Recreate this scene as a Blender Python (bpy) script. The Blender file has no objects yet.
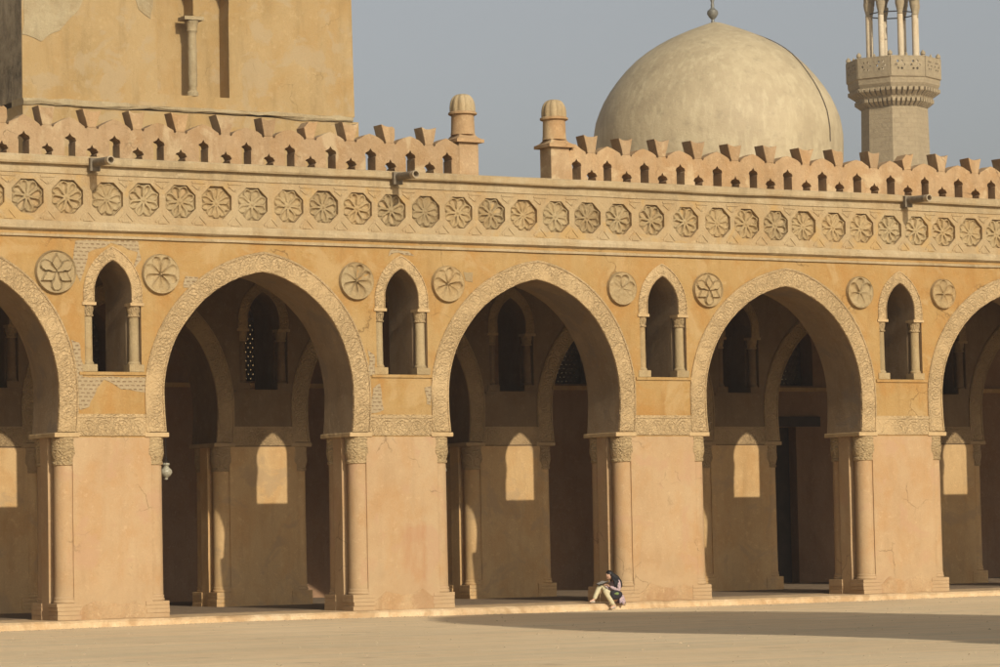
import bpy, bmesh, math, random
from mathutils import Vector, Matrix, noise
from mathutils.geometry import tessellate_polygon
random.seed(7)
PI = math.pi
S = bpy.context.scene
COL = S.collection
BAY = 7.1            # distance between pier centres
T = 1.40             # thickness of the arcade wall
D2 = 7.11            # front of inner arcade
D3 = 14.2            # front of outer wall
HAZE = .00045
NB = range(-2, 6)    # pier indices

# ------------------------------------------------------------------ materials
def new_mat(name, rough=0.9):
    m = bpy.data.materials.new(name); m.use_nodes = True
    nt = m.node_tree; b = nt.nodes['Principled BSDF']
    b.inputs['Roughness'].default_value = rough
    b.inputs['Specular IOR Level'].default_value = 0.25
    return m, nt, b
def N(nt, t, **kw):
    n = nt.nodes.new(t)
    for k, v in kw.items():
        if k.startswith('i_'): n.inputs[k[2:].replace('_', ' ')].default_value = v
        else: setattr(n, k, v)
    return n
def ramp(nt, src, stops):
    r = N(nt, 'ShaderNodeValToRGB'); cr = r.color_ramp
    while len(cr.elements) < len(stops): cr.elements.new(0.5)
    for e, (p, c) in zip(cr.elements, stops):
        e.position = p; e.color = (*c, 1) if len(c) == 3 else c
    nt.links.new(src, r.inputs[0]); return r.outputs[0]
def mixc(nt, fac, a, b, mode='MIX'):
    m = N(nt, 'ShaderNodeMix', data_type='RGBA', blend_type=mode)
    for s, v in ((0, fac), (6, a), (7, b)):
        if hasattr(v, 'is_linked'): nt.links.new(v, m.inputs[s])
        elif isinstance(v, (int, float)): m.inputs[s].default_value = v
        else: m.inputs[s].default_value = (*v, 1)
    return m.outputs[2]
def M(nt, op, a, b=None, c=None):
    m = N(nt, 'ShaderNodeMath', operation=op)
    for i, v in enumerate((a, b, c)):
        if v is None: continue
        if hasattr(v, 'is_linked'): nt.links.new(v, m.inputs[i])
        else: m.inputs[i].default_value = v
    return m.outputs[0]
def noise_n(nt, vec, scale, detail=5, rough=.6, dist=0):
    n = N(nt, 'ShaderNodeTexNoise'); n.inputs['Scale'].default_value = scale
    n.inputs['Detail'].default_value = detail; n.inputs['Roughness'].default_value = rough
    n.inputs['Distortion'].default_value = dist
    nt.links.new(vec, n.inputs['Vector']); return n.outputs[0]
def gpos(nt, sc=(1, 1, 1)):
    g = N(nt, 'ShaderNodeNewGeometry'); mp = N(nt, 'ShaderNodeMapping')
    mp.inputs['Scale'].default_value = sc
    nt.links.new(g.outputs['Position'], mp.inputs['Vector']); return mp.outputs[0]
def bump(nt, b, h, strength=.6, dist=.02, prev=None):
    n = N(nt, 'ShaderNodeBump'); n.inputs['Strength'].default_value = strength; n.inputs['Distance'].default_value = dist
    nt.links.new(h, n.inputs['Height'])
    if prev is not None: nt.links.new(prev, n.inputs['Normal'])
    nt.links.new(n.outputs[0], b.inputs['Normal']); return n.outputs[0]

def plaster(name, c1, c2, c3, spots=.0, bstr=.5, streak=.35, rough=.92, scale=1.0, stain=None, cracks=0, foot=None, vary=0, mark=None):
    """weathered lime plaster: large clouds of tone, vertical runs, grain"""
    m, nt, b = new_mat(name, rough)
    p = gpos(nt); pv = gpos(nt, (2.2, 2.2, .35))
    big = noise_n(nt, p, .45 * scale, 6, .62, .4)
    mid = noise_n(nt, p, 2.1 * scale, 7, .68, .3)
    run = noise_n(nt, pv, 1.6 * scale, 6, .65)
    fine = noise_n(nt, p, 26, 6, .7)
    col = ramp(nt, big, [(.34, c1), (.50, c2), (.64, c3)])
    dk = tuple(v * .72 for v in c1); lt = tuple(min(1, v * 1.18 + .01) for v in c3)
    warm = (c1[0] * 1.04, c1[1] * .93, c1[2] * .78)
    col = mixc(nt, M(nt, 'MULTIPLY', ramp(nt, noise_n(nt, gpos(nt, (1, 1, .6)), 1.25 * scale, 5, .62, .5), [(.46, (0, 0, 0)), (.60, (1, 1, 1))]), .55), col, warm)
    col = mixc(nt, M(nt, 'MULTIPLY', ramp(nt, mid, [(.42, (0, 0, 0)), (.66, (1, 1, 1))]), .5), col, c3)
    col = mixc(nt, M(nt, 'MULTIPLY', ramp(nt, run, [(.50, (0, 0, 0)), (.70, (1, 1, 1))]), streak), col, dk)
    col = mixc(nt, M(nt, 'MULTIPLY', ramp(nt, noise_n(nt, p, 6.5 * scale, 6, .75), [(.56, (0, 0, 0)), (.66, (1, 1, 1))]), .45), col, lt)
    col = mixc(nt, M(nt, 'MULTIPLY', ramp(nt, noise_n(nt, p, 9 * scale, 6, .75), [(.58, (0, 0, 0)), (.70, (1, 1, 1))]), .40), col, dk)
    gr = ramp(nt, fine, [(.30, (.80, .80, .80)), (.50, (1, 1, 1)), (.72, (1.0, 1.0, 1.0))])
    col = mixc(nt, .85 if spots else .55, col, gr, 'MULTIPLY')
    if stain:
        col = mixc(nt, M(nt, 'MULTIPLY', ramp(nt, noise_n(nt, p, 1.1, 5, .6, .6), [(.55, (0, 0, 0)), (.62, (1, 1, 1))]), .65), col, stain)
    if vary:
        oi = N(nt, 'ShaderNodeObjectInfo')
        col = mixc(nt, vary, col, ramp(nt, oi.outputs['Random'], [(0, (.74, .72, .70)), (.5, (1, 1, 1)), (1, (1.0, .93, .84))]), 'MULTIPLY')
    if mark:       # old reddish stain low on one pier: x, half width, top
        sp2 = N(nt, 'ShaderNodeSeparateXYZ'); nt.links.new(p, sp2.inputs[0])
        wob = M(nt, 'MULTIPLY', M(nt, 'SUBTRACT', mid, .5), .5)
        dx = M(nt, 'SUBTRACT', mark[1], M(nt, 'ABSOLUTE', M(nt, 'SUBTRACT', M(nt, 'ADD', sp2.outputs[0], wob), mark[0])))
        dz = M(nt, 'SUBTRACT', mark[2], M(nt, 'ADD', sp2.outputs[2], wob))
        mk = M(nt, 'MULTIPLY', ramp(nt, M(nt, 'MINIMUM', dx, dz), [(0, (0, 0, 0)), (.12, (1, 1, 1))]), M(nt, 'MULTIPLY', ramp(nt, run, [(.40, (.3, .3, .3)), (.58, (1, 1, 1))]), .62))
        col = mixc(nt, mk, col, mark[3])
    if foot:       # salts and dirt where the wall has drawn up damp
        sp = N(nt, 'ShaderNodeSeparateXYZ'); nt.links.new(p, sp.inputs[0])
        lv = M(nt, 'SUBTRACT', M(nt, 'MULTIPLY', noise_n(nt, gpos(nt, (1, 1, .5)), 1.3, 6, .7), 2.6), M(nt, 'ADD', sp.outputs[2], .35))
        col = mixc(nt, M(nt, 'MULTIPLY', ramp(nt, lv, [(.05, (0, 0, 0)), (.30, (1, 1, 1))]), .6), col, mixc(nt, mid, foot[0], foot[1]))
    if cracks:
        dn = N(nt, 'ShaderNodeTexNoise'); dn.inputs['Scale'].default_value = 1.7; dn.inputs['Detail'].default_value = 6; nt.links.new(p, dn.inputs['Vector'])
        dv = N(nt, 'ShaderNodeMix', data_type='VECTOR'); dv.inputs[0].default_value = .45; nt.links.new(p, dv.inputs[4]); nt.links.new(dn.outputs[1], dv.inputs[5])
        vo = N(nt, 'ShaderNodeTexVoronoi', feature='DISTANCE_TO_EDGE'); vo.inputs['Scale'].default_value = 1.25; nt.links.new(dv.outputs[1], vo.inputs['Vector'])
        ck = M(nt, 'MULTIPLY', ramp(nt, vo.outputs[0], [(.004, (1, 1, 1)), (.012, (0, 0, 0))]), ramp(nt, noise_n(nt, p, .9, 3, .5), [(.54, (0, 0, 0)), (.62, (1, 1, 1))]))
        col = mixc(nt, M(nt, 'MULTIPLY', ck, cracks), col, tuple(v * .35 for v in c1))
    nt.links.new(col, b.inputs['Base Color'])
    h = M(nt, 'ADD', M(nt, 'MULTIPLY', mid, 1.2), M(nt, 'MULTIPLY', fine, .28))
    bump(nt, b, h, bstr, .05)
    return m

OCH = plaster('plaster_ochre', (.335, .180, .052), (.352, .212, .072), (.372, .240, .095), bstr=.7, stain=(.40, .265, .115), cracks=.6)
PIER = plaster('plaster_pier', (0.376, 0.236, 0.115), (0.408, 0.266, 0.135), (0.426, 0.292, 0.156), bstr=.35, streak=.25, stain=(0.398, 0.240, 0.131), cracks=.5, foot=((.30, .20, .105), (.48, .335, .18)), mark=(7.32, .40, 1.95, (.36, .185, .085)))
STUC = plaster('stucco_pale', (.315, .225, .108), (.36, .265, .135), (.40, .30, .158), spots=1, bstr=.8, vary=.9)
FRZ = plaster('stucco_frieze', (.335, .228, .110), (.372, .266, .138), (.40, .295, .158), spots=1, bstr=.7, stain=(.40, .25, .09))
CORN = plaster('stone_coping', (0.312, 0.227, 0.118), (0.377, 0.281, 0.151), (0.426, 0.328, 0.193), spots=1, bstr=.6, streak=.6)
MERL = plaster('plaster_merlon', (.335, .215, .105), (.385, .255, .135), (.43, .30, .165), spots=1, bstr=.7, streak=.5, stain=(.50, .38, .22), cracks=.6, vary=.8)
INNER = plaster('plaster_inner', (.46, .285, .122), (.51, .325, .145), (.55, .36, .168), bstr=.45, stain=(.40, .27, .14))
TOWER = plaster('plaster_tower', (0.322, 0.213, 0.086), (0.357, 0.238, 0.102), (0.371, 0.256, 0.119), bstr=.7, scale=.55, streak=.6, stain=(0.350, 0.256, 0.139), cracks=.35)
TSTONE = plaster('tower_stone', (.27, .20, .105), (.33, .25, .135), (.38, .30, .17), spots=1, bstr=1)

def ornament(name, c, cell=.42, half=.23):
    """carved stucco scrollwork laid out along the band's own length (u) and width (v), in metres"""
    m, nt, b = new_mat(name, .92)
    uv = N(nt, 'ShaderNodeUVMap'); sx = N(nt, 'ShaderNodeSeparateXYZ'); 
    nz = N(nt, 'ShaderNodeTexNoise'); nz.inputs['Scale'].default_value = 5
    nt.links.new(uv.outputs[0], nz.inputs['Vector'])
    wv = N(nt, 'ShaderNodeMix', data_type='VECTOR'); wv.inputs[0].default_value = .06
    nt.links.new(uv.outputs[0], wv.inputs[4]); nt.links.new(nz.outputs[1], wv.inputs[5])
    nt.links.new(wv.outputs[1], sx.inputs[0]); u, v = sx.outputs[0], sx.outputs[1]
    cx = M(nt, 'MULTIPLY', M(nt, 'SUBTRACT', M(nt, 'FRACT', M(nt, 'DIVIDE', u, cell)), .5), cell)
    cy = M(nt, 'SUBTRACT', v, half)
    r = M(nt, 'SQRT', M(nt, 'ADD', M(nt, 'MULTIPLY', cx, cx), M(nt, 'MULTIPLY', cy, cy)))
    ang = M(nt, 'ARCTAN2', cy, cx)
    def line(d, w): return M(nt, 'SUBTRACT', 1.0, M(nt, 'MINIMUM', 1.0, M(nt, 'DIVIDE', M(nt, 'ABSOLUTE', d), w)))
    ring = line(M(nt, 'SUBTRACT', r, .155), .03)
    spiral = line(M(nt, 'SUBTRACT', M(nt, 'FRACT', M(nt, 'ADD', M(nt, 'DIVIDE', r, .07), M(nt, 'DIVIDE', ang, 2 * PI))), .5), .28)
    vine = line(M(nt, 'SUBTRACT', cy, M(nt, 'MULTIPLY', M(nt, 'SINE', M(nt, 'MULTIPLY', u, 2 * PI / cell)), .12)), .03)
    vo = N(nt, 'ShaderNodeTexVoronoi', feature='DISTANCE_TO_EDGE'); vo.inputs['Scale'].default_value = 15
    nt.links.new(wv.outputs[1], vo.inputs['Vector'])
    leaf = M(nt, 'MINIMUM', 1.0, M(nt, 'MULTIPLY', vo.outputs[0], 7))
    edge = M(nt, 'MAXIMUM', line(M(nt, 'SUBTRACT', M(nt, 'ABSOLUTE', cy), half - .025), .02), 0)
    h = M(nt, 'MAXIMUM', M(nt, 'MAXIMUM', ring, vine), M(nt, 'MAXIMUM', edge, M(nt, 'MULTIPLY', spiral, .65)))
    h = M(nt, 'ADD', M(nt, 'MULTIPLY', h, .8), M(nt, 'MULTIPLY', leaf, .45))
    p = gpos(nt)
    wear = noise_n(nt, p, .9, 5, .6)
    h = M(nt, 'MULTIPLY', h, ramp(nt, wear, [(.36, (.25, .25, .25)), (.52, (1, 1, 1))]))
    big = noise_n(nt, p, .7, 5, .6)
    col = ramp(nt, big, [(.3, c[0]), (.5, c[1]), (.7, c[2])])
    col = mixc(nt, M(nt, 'MULTIPLY', ramp(nt, noise_n(nt, p, 9, 5, .7), [(.4, (0, 0, 0)), (.7, (1, 1, 1))]), .4), col, tuple(x * .72 for x in c[0]))
    nt.links.new(col, b.inputs['Base Color'])
    n1 = bump(nt, b, h, .85, .04)
    bump(nt, b, noise_n(nt, p, 30, 4, .7), .35, .012, n1)
    return m
cA = ((.375, .258, .118), (.43, .298, .140), (.465, .33, .160))
ORN = ornament('carved_stucco', tuple(tuple(v * k for v, k in zip(c, (1.08, 1.07, 1.12))) for c in cA), .36)
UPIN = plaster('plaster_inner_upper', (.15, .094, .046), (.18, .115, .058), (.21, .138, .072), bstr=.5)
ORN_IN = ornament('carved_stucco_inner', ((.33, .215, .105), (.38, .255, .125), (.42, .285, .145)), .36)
ORNW = ornament('carved_stucco_small', cA, .24, .13)
ORNC = ornament('carved_capital', ((.36, .245, .115), (.41, .285, .14), (.45, .32, .16)), .26, .2)

def brickpatch():
    m, nt, b = new_mat('exposed_brick', .95)
    g = N(nt, 'ShaderNodeNewGeometry'); s = N(nt, 'ShaderNodeSeparateXYZ'); c = N(nt, 'ShaderNodeCombineXYZ')
    nt.links.new(g.outputs['Position'], s.inputs[0]); nt.links.new(s.outputs[0], c.inputs[0]); nt.links.new(s.outputs[2], c.inputs[1])
    nz = N(nt, 'ShaderNodeTexNoise'); nz.inputs['Scale'].default_value = 4
    nt.links.new(c.outputs[0], nz.inputs['Vector'])
    wv = N(nt, 'ShaderNodeMix', data_type='VECTOR'); wv.inputs[0].default_value = .03
    nt.links.new(c.outputs[0], wv.inputs[4]); nt.links.new(nz.outputs[1], wv.inputs[5])
    br = N(nt, 'ShaderNodeTexBrick'); br.inputs['Scale'].default_value = 1
    br.inputs['Brick Width'].default_value = .125; br.inputs['Row Height'].default_value = .082
    br.inputs['Mortar Size'].default_value = .035; br.inputs['Mortar Smooth'].default_value = .4
    br.inputs['Color1'].default_value = (.20, .125, .065, 1); br.inputs['Color2'].default_value = (.30, .20, .105, 1)
    br.inputs['Mortar'].default_value = (.34, .255, .145, 1)
    nt.links.new(wv.outputs[1], br.inputs['Vector'])
    col = mixc(nt, .35, br.outputs[0], ramp(nt, noise_n(nt, gpos(nt), 9, 5), [(.3, (.22, .15, .07)), (.7, (.40, .30, .17))]))
    nt.links.new(col, b.inputs['Base Color']); bump(nt, b, br.outputs['Fac'], .8, .02)
    return m
BRICK = brickpatch()

def masonry(name, c1, c2, mort, bw, rh):
    m, nt, b = new_mat(name, .95)
    g = N(nt, 'ShaderNodeNewGeometry'); s = N(nt, 'ShaderNodeSeparateXYZ'); c = N(nt, 'ShaderNodeCombineXYZ')
    nt.links.new(g.outputs['Position'], s.inputs[0])
    nt.links.new(M(nt, 'ADD', s.outputs[0], s.outputs[1]), c.inputs[0]); nt.links.new(s.outputs[2], c.inputs[1])
    br = N(nt, 'ShaderNodeTexBrick'); br.inputs['Scale'].default_value = 1
    br.inputs['Brick Width'].default_value = bw; br.inputs['Row Height'].default_value = rh
    br.inputs['Mortar Size'].default_value = .03
    br.inputs['Color1'].default_value = (*c1, 1); br.inputs['Color2'].default_value = (*c2, 1); br.inputs['Mortar'].default_value = (*mort, 1)
    nt.links.new(c.outputs[0], br.inputs['Vector'])
    col = mixc(nt, .35, br.outputs[0], ramp(nt, noise_n(nt, gpos(nt), 3, 6, .7), [(.3, tuple(v * .6 for v in c1)), (.7, tuple(v * 1.3 for v in c2))]))
    nt.links.new(col, b.inputs['Base Color'])
    bump(nt, b, noise_n(nt, gpos(nt), 5, 6, .7), .8, .06, bump(nt, b, M(nt, 'SUBTRACT', 1.0, br.outputs['Fac']), .35, .03))
    return m
RUBBLE = plaster('tower_rubble', (.12, .09, .05), (.30, .23, .135), (.46, .37, .24), spots=1, bstr=1.6, scale=1.4)
MINA = masonry('minaret_stone', (.295, .228, .135), (.32, .25, .15), (.275, .21, .125), .55, .30)
TMAS = masonry('tower_masonry', (0.306, 0.238, 0.152), (0.365, 0.290, 0.190), (0.187, 0.150, 0.104), .7, .32)

def dome_mat():
    m, nt, b = new_mat('dome_render', .62); b.inputs['Specular IOR Level'].default_value = .3
    p = gpos(nt); pv = gpos(nt, (1, 1, .25))
    col = ramp(nt, noise_n(nt, p, .35, 6, .65, .3), [(.32, (.31, .240, .140)), (.5, (.37, .29, .170)), (.66, (.42, .335, .20))])
    col = mixc(nt, M(nt, 'MULTIPLY', ramp(nt, noise_n(nt, pv, 2.2, 6, .7), [(.48, (0, 0, 0)), (.7, (1, 1, 1))]), .85), col, (.48, .395, .24))
    col = mixc(nt, M(nt, 'MULTIPLY', ramp(nt, noise_n(nt, p, 1.5, 6, .7), [(.55, (0, 0, 0)), (.7, (1, 1, 1))]), .6), col, (.25, .20, .12))
    nt.links.new(col, b.inputs['Base Color']); bump(nt, b, noise_n(nt, p, 1.0, 7, .72), .8, .09); return m
DOME = dome_mat()

def ground_mat():
    m, nt, b = new_mat('dusty_paving', .95)
    p = gpos(nt)
    rot = N(nt, 'ShaderNodeMapping'); rot.inputs['Rotation'].default_value = (0, 0, math.radians(30.5)); rot.inputs['Scale'].default_value = (.16, 1, 1)
    g = N(nt, 'ShaderNodeNewGeometry'); nt.links.new(g.outputs['Position'], rot.inputs['Vector'])
    col = ramp(nt, noise_n(nt, p, .12, 7, .65, .5), [(.3, (.62, .44, .245)), (.5, (.69, .505, .29)), (.7, (.75, .57, .345))])
    col = mixc(nt, M(nt, 'MULTIPLY', ramp(nt, noise_n(nt, rot.outputs[0], .9, 8, .78), [(.42, (0, 0, 0)), (.62, (1, 1, 1))]), .55), col, (.49, .40, .25))
    col = mixc(nt, M(nt, 'MULTIPLY', ramp(nt, noise_n(nt, p, 2.5, 6, .75), [(.5, (0, 0, 0)), (.7, (1, 1, 1))]), .35), col, (.70, .56, .37))
    col = mixc(nt, M(nt, 'MULTIPLY', ramp(nt, noise_n(nt, p, 1.3, 3, .5), [(.64, (0, 0, 0)), (.74, (1, 1, 1))]), .5), col, (.36, .26, .16))
    br = N(nt, 'ShaderNodeTexBrick'); br.inputs['Scale'].default_value = 1; br.inputs['Brick Width'].default_value = 1.6
    br.inputs['Row Height'].default_value = .9; br.inputs['Mortar Size'].default_value = .018
    nt.links.new(g.outputs['Position'], br.inputs['Vector'])
    col = mixc(nt, M(nt, 'MULTIPLY', br.outputs['Fac'], .35), col, (.32, .24, .15))
    nt.links.new(col, b.inputs['Base Color'])
    bump(nt, b, noise_n(nt, p, 3, 8, .7), .7, .05)
    return m
GROUND = ground_mat()
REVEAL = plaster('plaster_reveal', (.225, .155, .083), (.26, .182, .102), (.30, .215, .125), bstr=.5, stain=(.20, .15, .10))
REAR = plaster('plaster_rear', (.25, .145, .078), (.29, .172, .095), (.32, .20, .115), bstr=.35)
PLIN = plaster('plinth_render', (.36, .225, .11), (.42, .275, .14), (.46, .32, .17), spots=1, bstr=.9, stain=(.33, .19, .09))
FLOORM = plaster('floor_stone', (.45, .30, .155), (.55, .38, .20), (.63, .46, .27), spots=1, bstr=.8, stain=(.36, .22, .10))
def simple(name, c, rough=.6, metal=0, sc=8, var=.25):
    m, nt, b = new_mat(name, rough); b.inputs['Metallic'].default_value = metal
    col = ramp(nt, noise_n(nt, gpos(nt), sc, 4), [(.3, tuple(v * (1 - var) for v in c)), (.7, tuple(min(1, v * (1 + var)) for v in c))])
    nt.links.new(col, b.inputs['Base Color']); return m
WOOD = simple('dark_timber', (.075, .045, .026), .7, 0, 3)
DOORM = simple('door_timber', (.05, .032, .02), .6, 0, 3)
GRILLE = simple('grille_stucco', (.12, .085, .055), .9)
IRON = simple('iron', (.05, .045, .04), .5, .8)
GLASS = simple('lamp_glass', (.30, .27, .19), .3, 0, 20, .3)
PIPE = simple('pale_pipe', (.34, .265, .165), .8)
SPOUT = simple('spout_stone', (.17, .135, .09), .9, 0, 10)

# ------------------------------------------------------------------ mesh helpers
class MB:
    def __init__(s): s.v = []; s.f = []; s.uv = []; s.sm = []
    def add(s, verts, faces, uvs=None, smooth=False):
        o = len(s.v); s.v += [tuple(v) for v in verts]
        for f in faces:
            s.f.append([o + i for i in f]); s.sm.append(smooth)
            s.uv.append([uvs[i] for i in f] if uvs else [(0, 0)] * len(f))
    def box(s, x0, x1, y0, y1, z0, z1):
        v = [(x, y, z) for z in (z0, z1) for y in (y0, y1) for x in (x0, x1)]
        s.add(v, [(0, 2, 3, 1), (4, 5, 7, 6), (0, 1, 5, 4), (2, 6, 7, 3), (0, 4, 6, 2), (1, 3, 7, 5)])
    def plate(s, loops, y0, y1, back=True):
        """loops: outer then holes, lists of (x,z); extruded from y0 (front) to y1"""
        tri = tessellate_polygon([[Vector((x, z, 0)) for x, z in l] for l in loops])
        flat = [p for l in loops for p in l]
        n = len(flat)
        F = []
        for t in tri:
            a, b, c = [flat[i] for i in t]
            cr = (b[0] - a[0]) * (c[1] - a[1]) - (b[1] - a[1]) * (c[0] - a[0])
            if abs(cr) < 1e-12: continue
            t = tuple(t) if cr > 0 else (t[0], t[2], t[1])
            F.append(t)
            if back: F.append((t[2] + n, t[1] + n, t[0] + n))
        o = 0
        for k, l in enumerate(loops):
            m = len(l); ar = sum(l[i][0] * l[(i + 1) % m][1] - l[(i + 1) % m][0] * l[i][1] for i in range(m))
            fl = (ar > 0) == (k == 0)
            for i in range(m):
                a, b = o + i, o + (i + 1) % m
                F.append((b, a, a + n, b + n) if fl else (a, b, b + n, a + n))
            o += m
        s.add([(x, y0, z) for x, z in flat] + [(x, y1, z) for x, z in flat], F)
    def lathe(s, cx, cy, prof, seg=24, smooth=True, rot=0, cap=True, sx=1, sy=1, uv=False):
        v = []; uvs = []
        zz = 0
        for j, (r, z) in enumerate(prof):
            for i in range(seg + 1):
                a = rot + 2 * PI * i / seg
                v.append((cx + sx * r * math.cos(a), cy + sy * r * math.sin(a), z)); uvs.append((a * .26, z - prof[0][1]))
        F = []
        w = seg + 1
        for j in range(len(prof) - 1):
            for i in range(seg):
                F.append((j * w + i, j * w + i + 1, (j + 1) * w + i + 1, (j + 1) * w + i))
        if cap:
            F.append(tuple(range(seg - 1, -1, -1))); F.append(tuple((len(prof) - 1) * w + i for i in range(seg)))
        s.add(v, F, uvs, smooth)
    def tube(s, pts, r, seg=8, smooth=True, cap=True):
        v = []; F = []
        P = [Vector(p) for p in pts]
        for j, p in enumerate(P):
            d = (P[min(j + 1, len(P) - 1)] - P[max(j - 1, 0)]).normalized()
            a = d.cross(Vector((.12, .3, 1)) if abs(d.z) < .9 else Vector((1, 0, 0))).normalized(); b = d.cross(a)
            rr = r[j] if isinstance(r, (list, tuple)) else r
            for i in range(seg):
                t = 2 * PI * i / seg; v.append(p + a * rr * math.cos(t) + b * rr * math.sin(t))
        for j in range(len(P) - 1):
            for i in range(seg):
                k = (i + 1) % seg
                F.append((j * seg + i, (j + 1) * seg + i, (j + 1) * seg + k, j * seg + k))
        if cap: F.append(tuple(range(seg))); F.append(tuple((len(P) - 1) * seg + i for i in range(seg - 1, -1, -1)))
        s.add(v, F, None, smooth)
    def bar(s, x0, x1, prof, step=.45, jit=.008, seed=0):
        """sweep a closed (y,z) profile along x with a slightly wavering line"""
        n = max(2, int((x1 - x0) / step)); m = len(prof); v = []; F = []
        for i in range(n + 1):
            x = x0 + (x1 - x0) * i / n
            for k, (y, z) in enumerate(prof):
                a = noise.noise(Vector((x * .7, k * 3.1 + seed, seed * 1.7))) * jit * 1.6 + noise.noise(Vector((x * 2.9, k * 5.3, seed))) * jit
                b = noise.noise(Vector((x * 1.1 + 50, k * 2.1, seed))) * jit
                v.append((x, y + b, z + a))
        for i in range(n):
            for k in range(m):
                l = (k + 1) % m
                F.append((i * m + k, (i + 1) * m + k, (i + 1) * m + l, i * m + l))
        F.append(tuple(range(m - 1, -1, -1))); F.append(tuple(n * m + k for k in range(m)))
        s.add(v, F)
    def build(s, name, mat, parent=None, loc=None, angle=None):
        me = bpy.data.meshes.new(name); me.from_pydata(s.v, [], s.f); 
        ul = me.uv_layers.new(name='UVMap'); k = 0; dat = []
        for uv in s.uv:
            for u in uv: dat += [u[0], u[1]]
        ul.data.foreach_set('uv', dat)
        me.polygons.foreach_set('use_smooth', s.sm)
        me.update()
        if any(s.sm): me.set_sharp_from_angle(angle=math.radians(angle or 40))
        me.materials.append(mat)
        o = bpy.data.objects.new(name, me); COL.objects.link(o)
        if parent: o.parent = parent
        if loc: o.location = loc
        return o
def tag(o, label, cat, group=None):
    o['label'] = label; o['category'] = cat
    if group: o['group'] = group
    return o
def empty(name, loc=(0, 0, 0), rz=0):
    o = bpy.data.objects.new(name, None); COL.objects.link(o); o.location = loc; o.rotation_euler.z = rz
    o.empty_display_size = .3; return o
def fixn(o):
    bm = bmesh.new(); bm.from_mesh(o.data); bmesh.ops.recalc_face_normals(bm, faces=bm.faces); bm.to_mesh(o.data); bm.free(); return o
def child_copy(o, parent, loc=None):
    c = o.copy(); COL.objects.link(c); c.parent = parent
    if loc: c.location = loc
    for k in list(o.children): child_copy(k, c)
    return c

# ------------------------------------------------------------------ profiles of the arcade
ZS, ZA, HW = 4.85, 7.56, 2.32       # widest level, apex, half width
ZI = 3.90                           # impost underside
EE = (((ZA - ZS) ** 2) - HW * HW) / (2 * HW)
RR = HW + EE
SK = .09
def arch_c(n): return n * BAY + {0: 3.50, 1: 3.50, 2: 3.50, 3: 3.56}.get(n, 3.50)
def hw_at(z, off=0):
    if z <= ZS: return HW + off - .06 * ((ZS - z) / (ZS - ZI)) ** 2 * (1 if off == 0 else .4)
    return math.sqrt(max(0, (RR + off) ** 2 - (z - ZS) ** 2)) - EE
def arch_pts(n, off=0, zb=ZI, seg=26, jit=0):
    """left foot -> apex -> right foot"""
    c = arch_c(n); L = []
    th1 = math.acos(EE / (RR + off)); L2 = []
    lo = [(hw_at(zb + (ZS - zb) * i / 6, off), zb + (ZS - zb) * i / 6) for i in range(6)]
    up = [((RR + off) * math.cos(th1 * i / seg) - EE, ZS + (RR + off) * math.sin(th1 * i / seg)) for i in range(seg + 1)]
    h = lo + up
    def sk(z): return SK * max(0, (z - ZS) / (ZA - ZS)) ** 2
    left = [(c - a + sk(z), z) for a, z in h]
    right = [(c + a + sk(z), z) for a, z in reversed(h[:-1])]
    out = left + right
    if jit: out = [(x + noise.noise(Vector((x * 1.3, z * 1.3, n * 7 + off))) * jit, z + noise.noise(Vector((z * 1.3, x * 1.3, n * 3))) * jit) for x, z in out]
    return out
def win_pts(c, hw, zb, zs, za, seg=10):
    e = (((za - zs) ** 2) - hw * hw) / (2 * hw); R = hw + e; th = math.acos(min(1, max(-1, e / R)))
    up = [(R * math.cos(th * i / seg) - e, zs + R * math.sin(th * i / seg)) for i in range(seg + 1)]
    h = [(hw, zb)] + up
    return [(c - a, z) for a, z in h] + [(c + a, z) for a, z in reversed(h[:-1])]
XL, XR = -1.34, 1.23                # pier edges relative to its centre
PX = {-2: (0, 0), -1: (0, 0), 0: (0, 0), 1: (0, 0), 2: (-.02, -.03), 3: (.0, .06), 4: (0, 0), 5: (0, 0)}
X0, X1 = -2 * BAY - 3.6, 5 * BAY + 3.5

def wall_loops(win_front):
    """outline of the wall above the imposts with the arches cut into its lower edge; window holes"""
    out = [(X0, 8.18), (X0, ZI)]
    for n in range(-2, 5):
        out += arch_pts(n, jit=.012)
    out += [(X1, ZI), (X1, 8.18)]
    holes = []
    for n in NB:
        c = n * BAY
        if win_front:
            w = win_pts(c, .43, 6.76, 7.05, 7.72)
            holes.append([(c - .66, 5.31), (c - .66, 6.76)] + w + [(c + .66, 6.76), (c + .66, 5.31)])
        else: holes.append(win_pts(c, .43, 5.31, 7.05, 7.72))
    return [out] + holes

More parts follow.
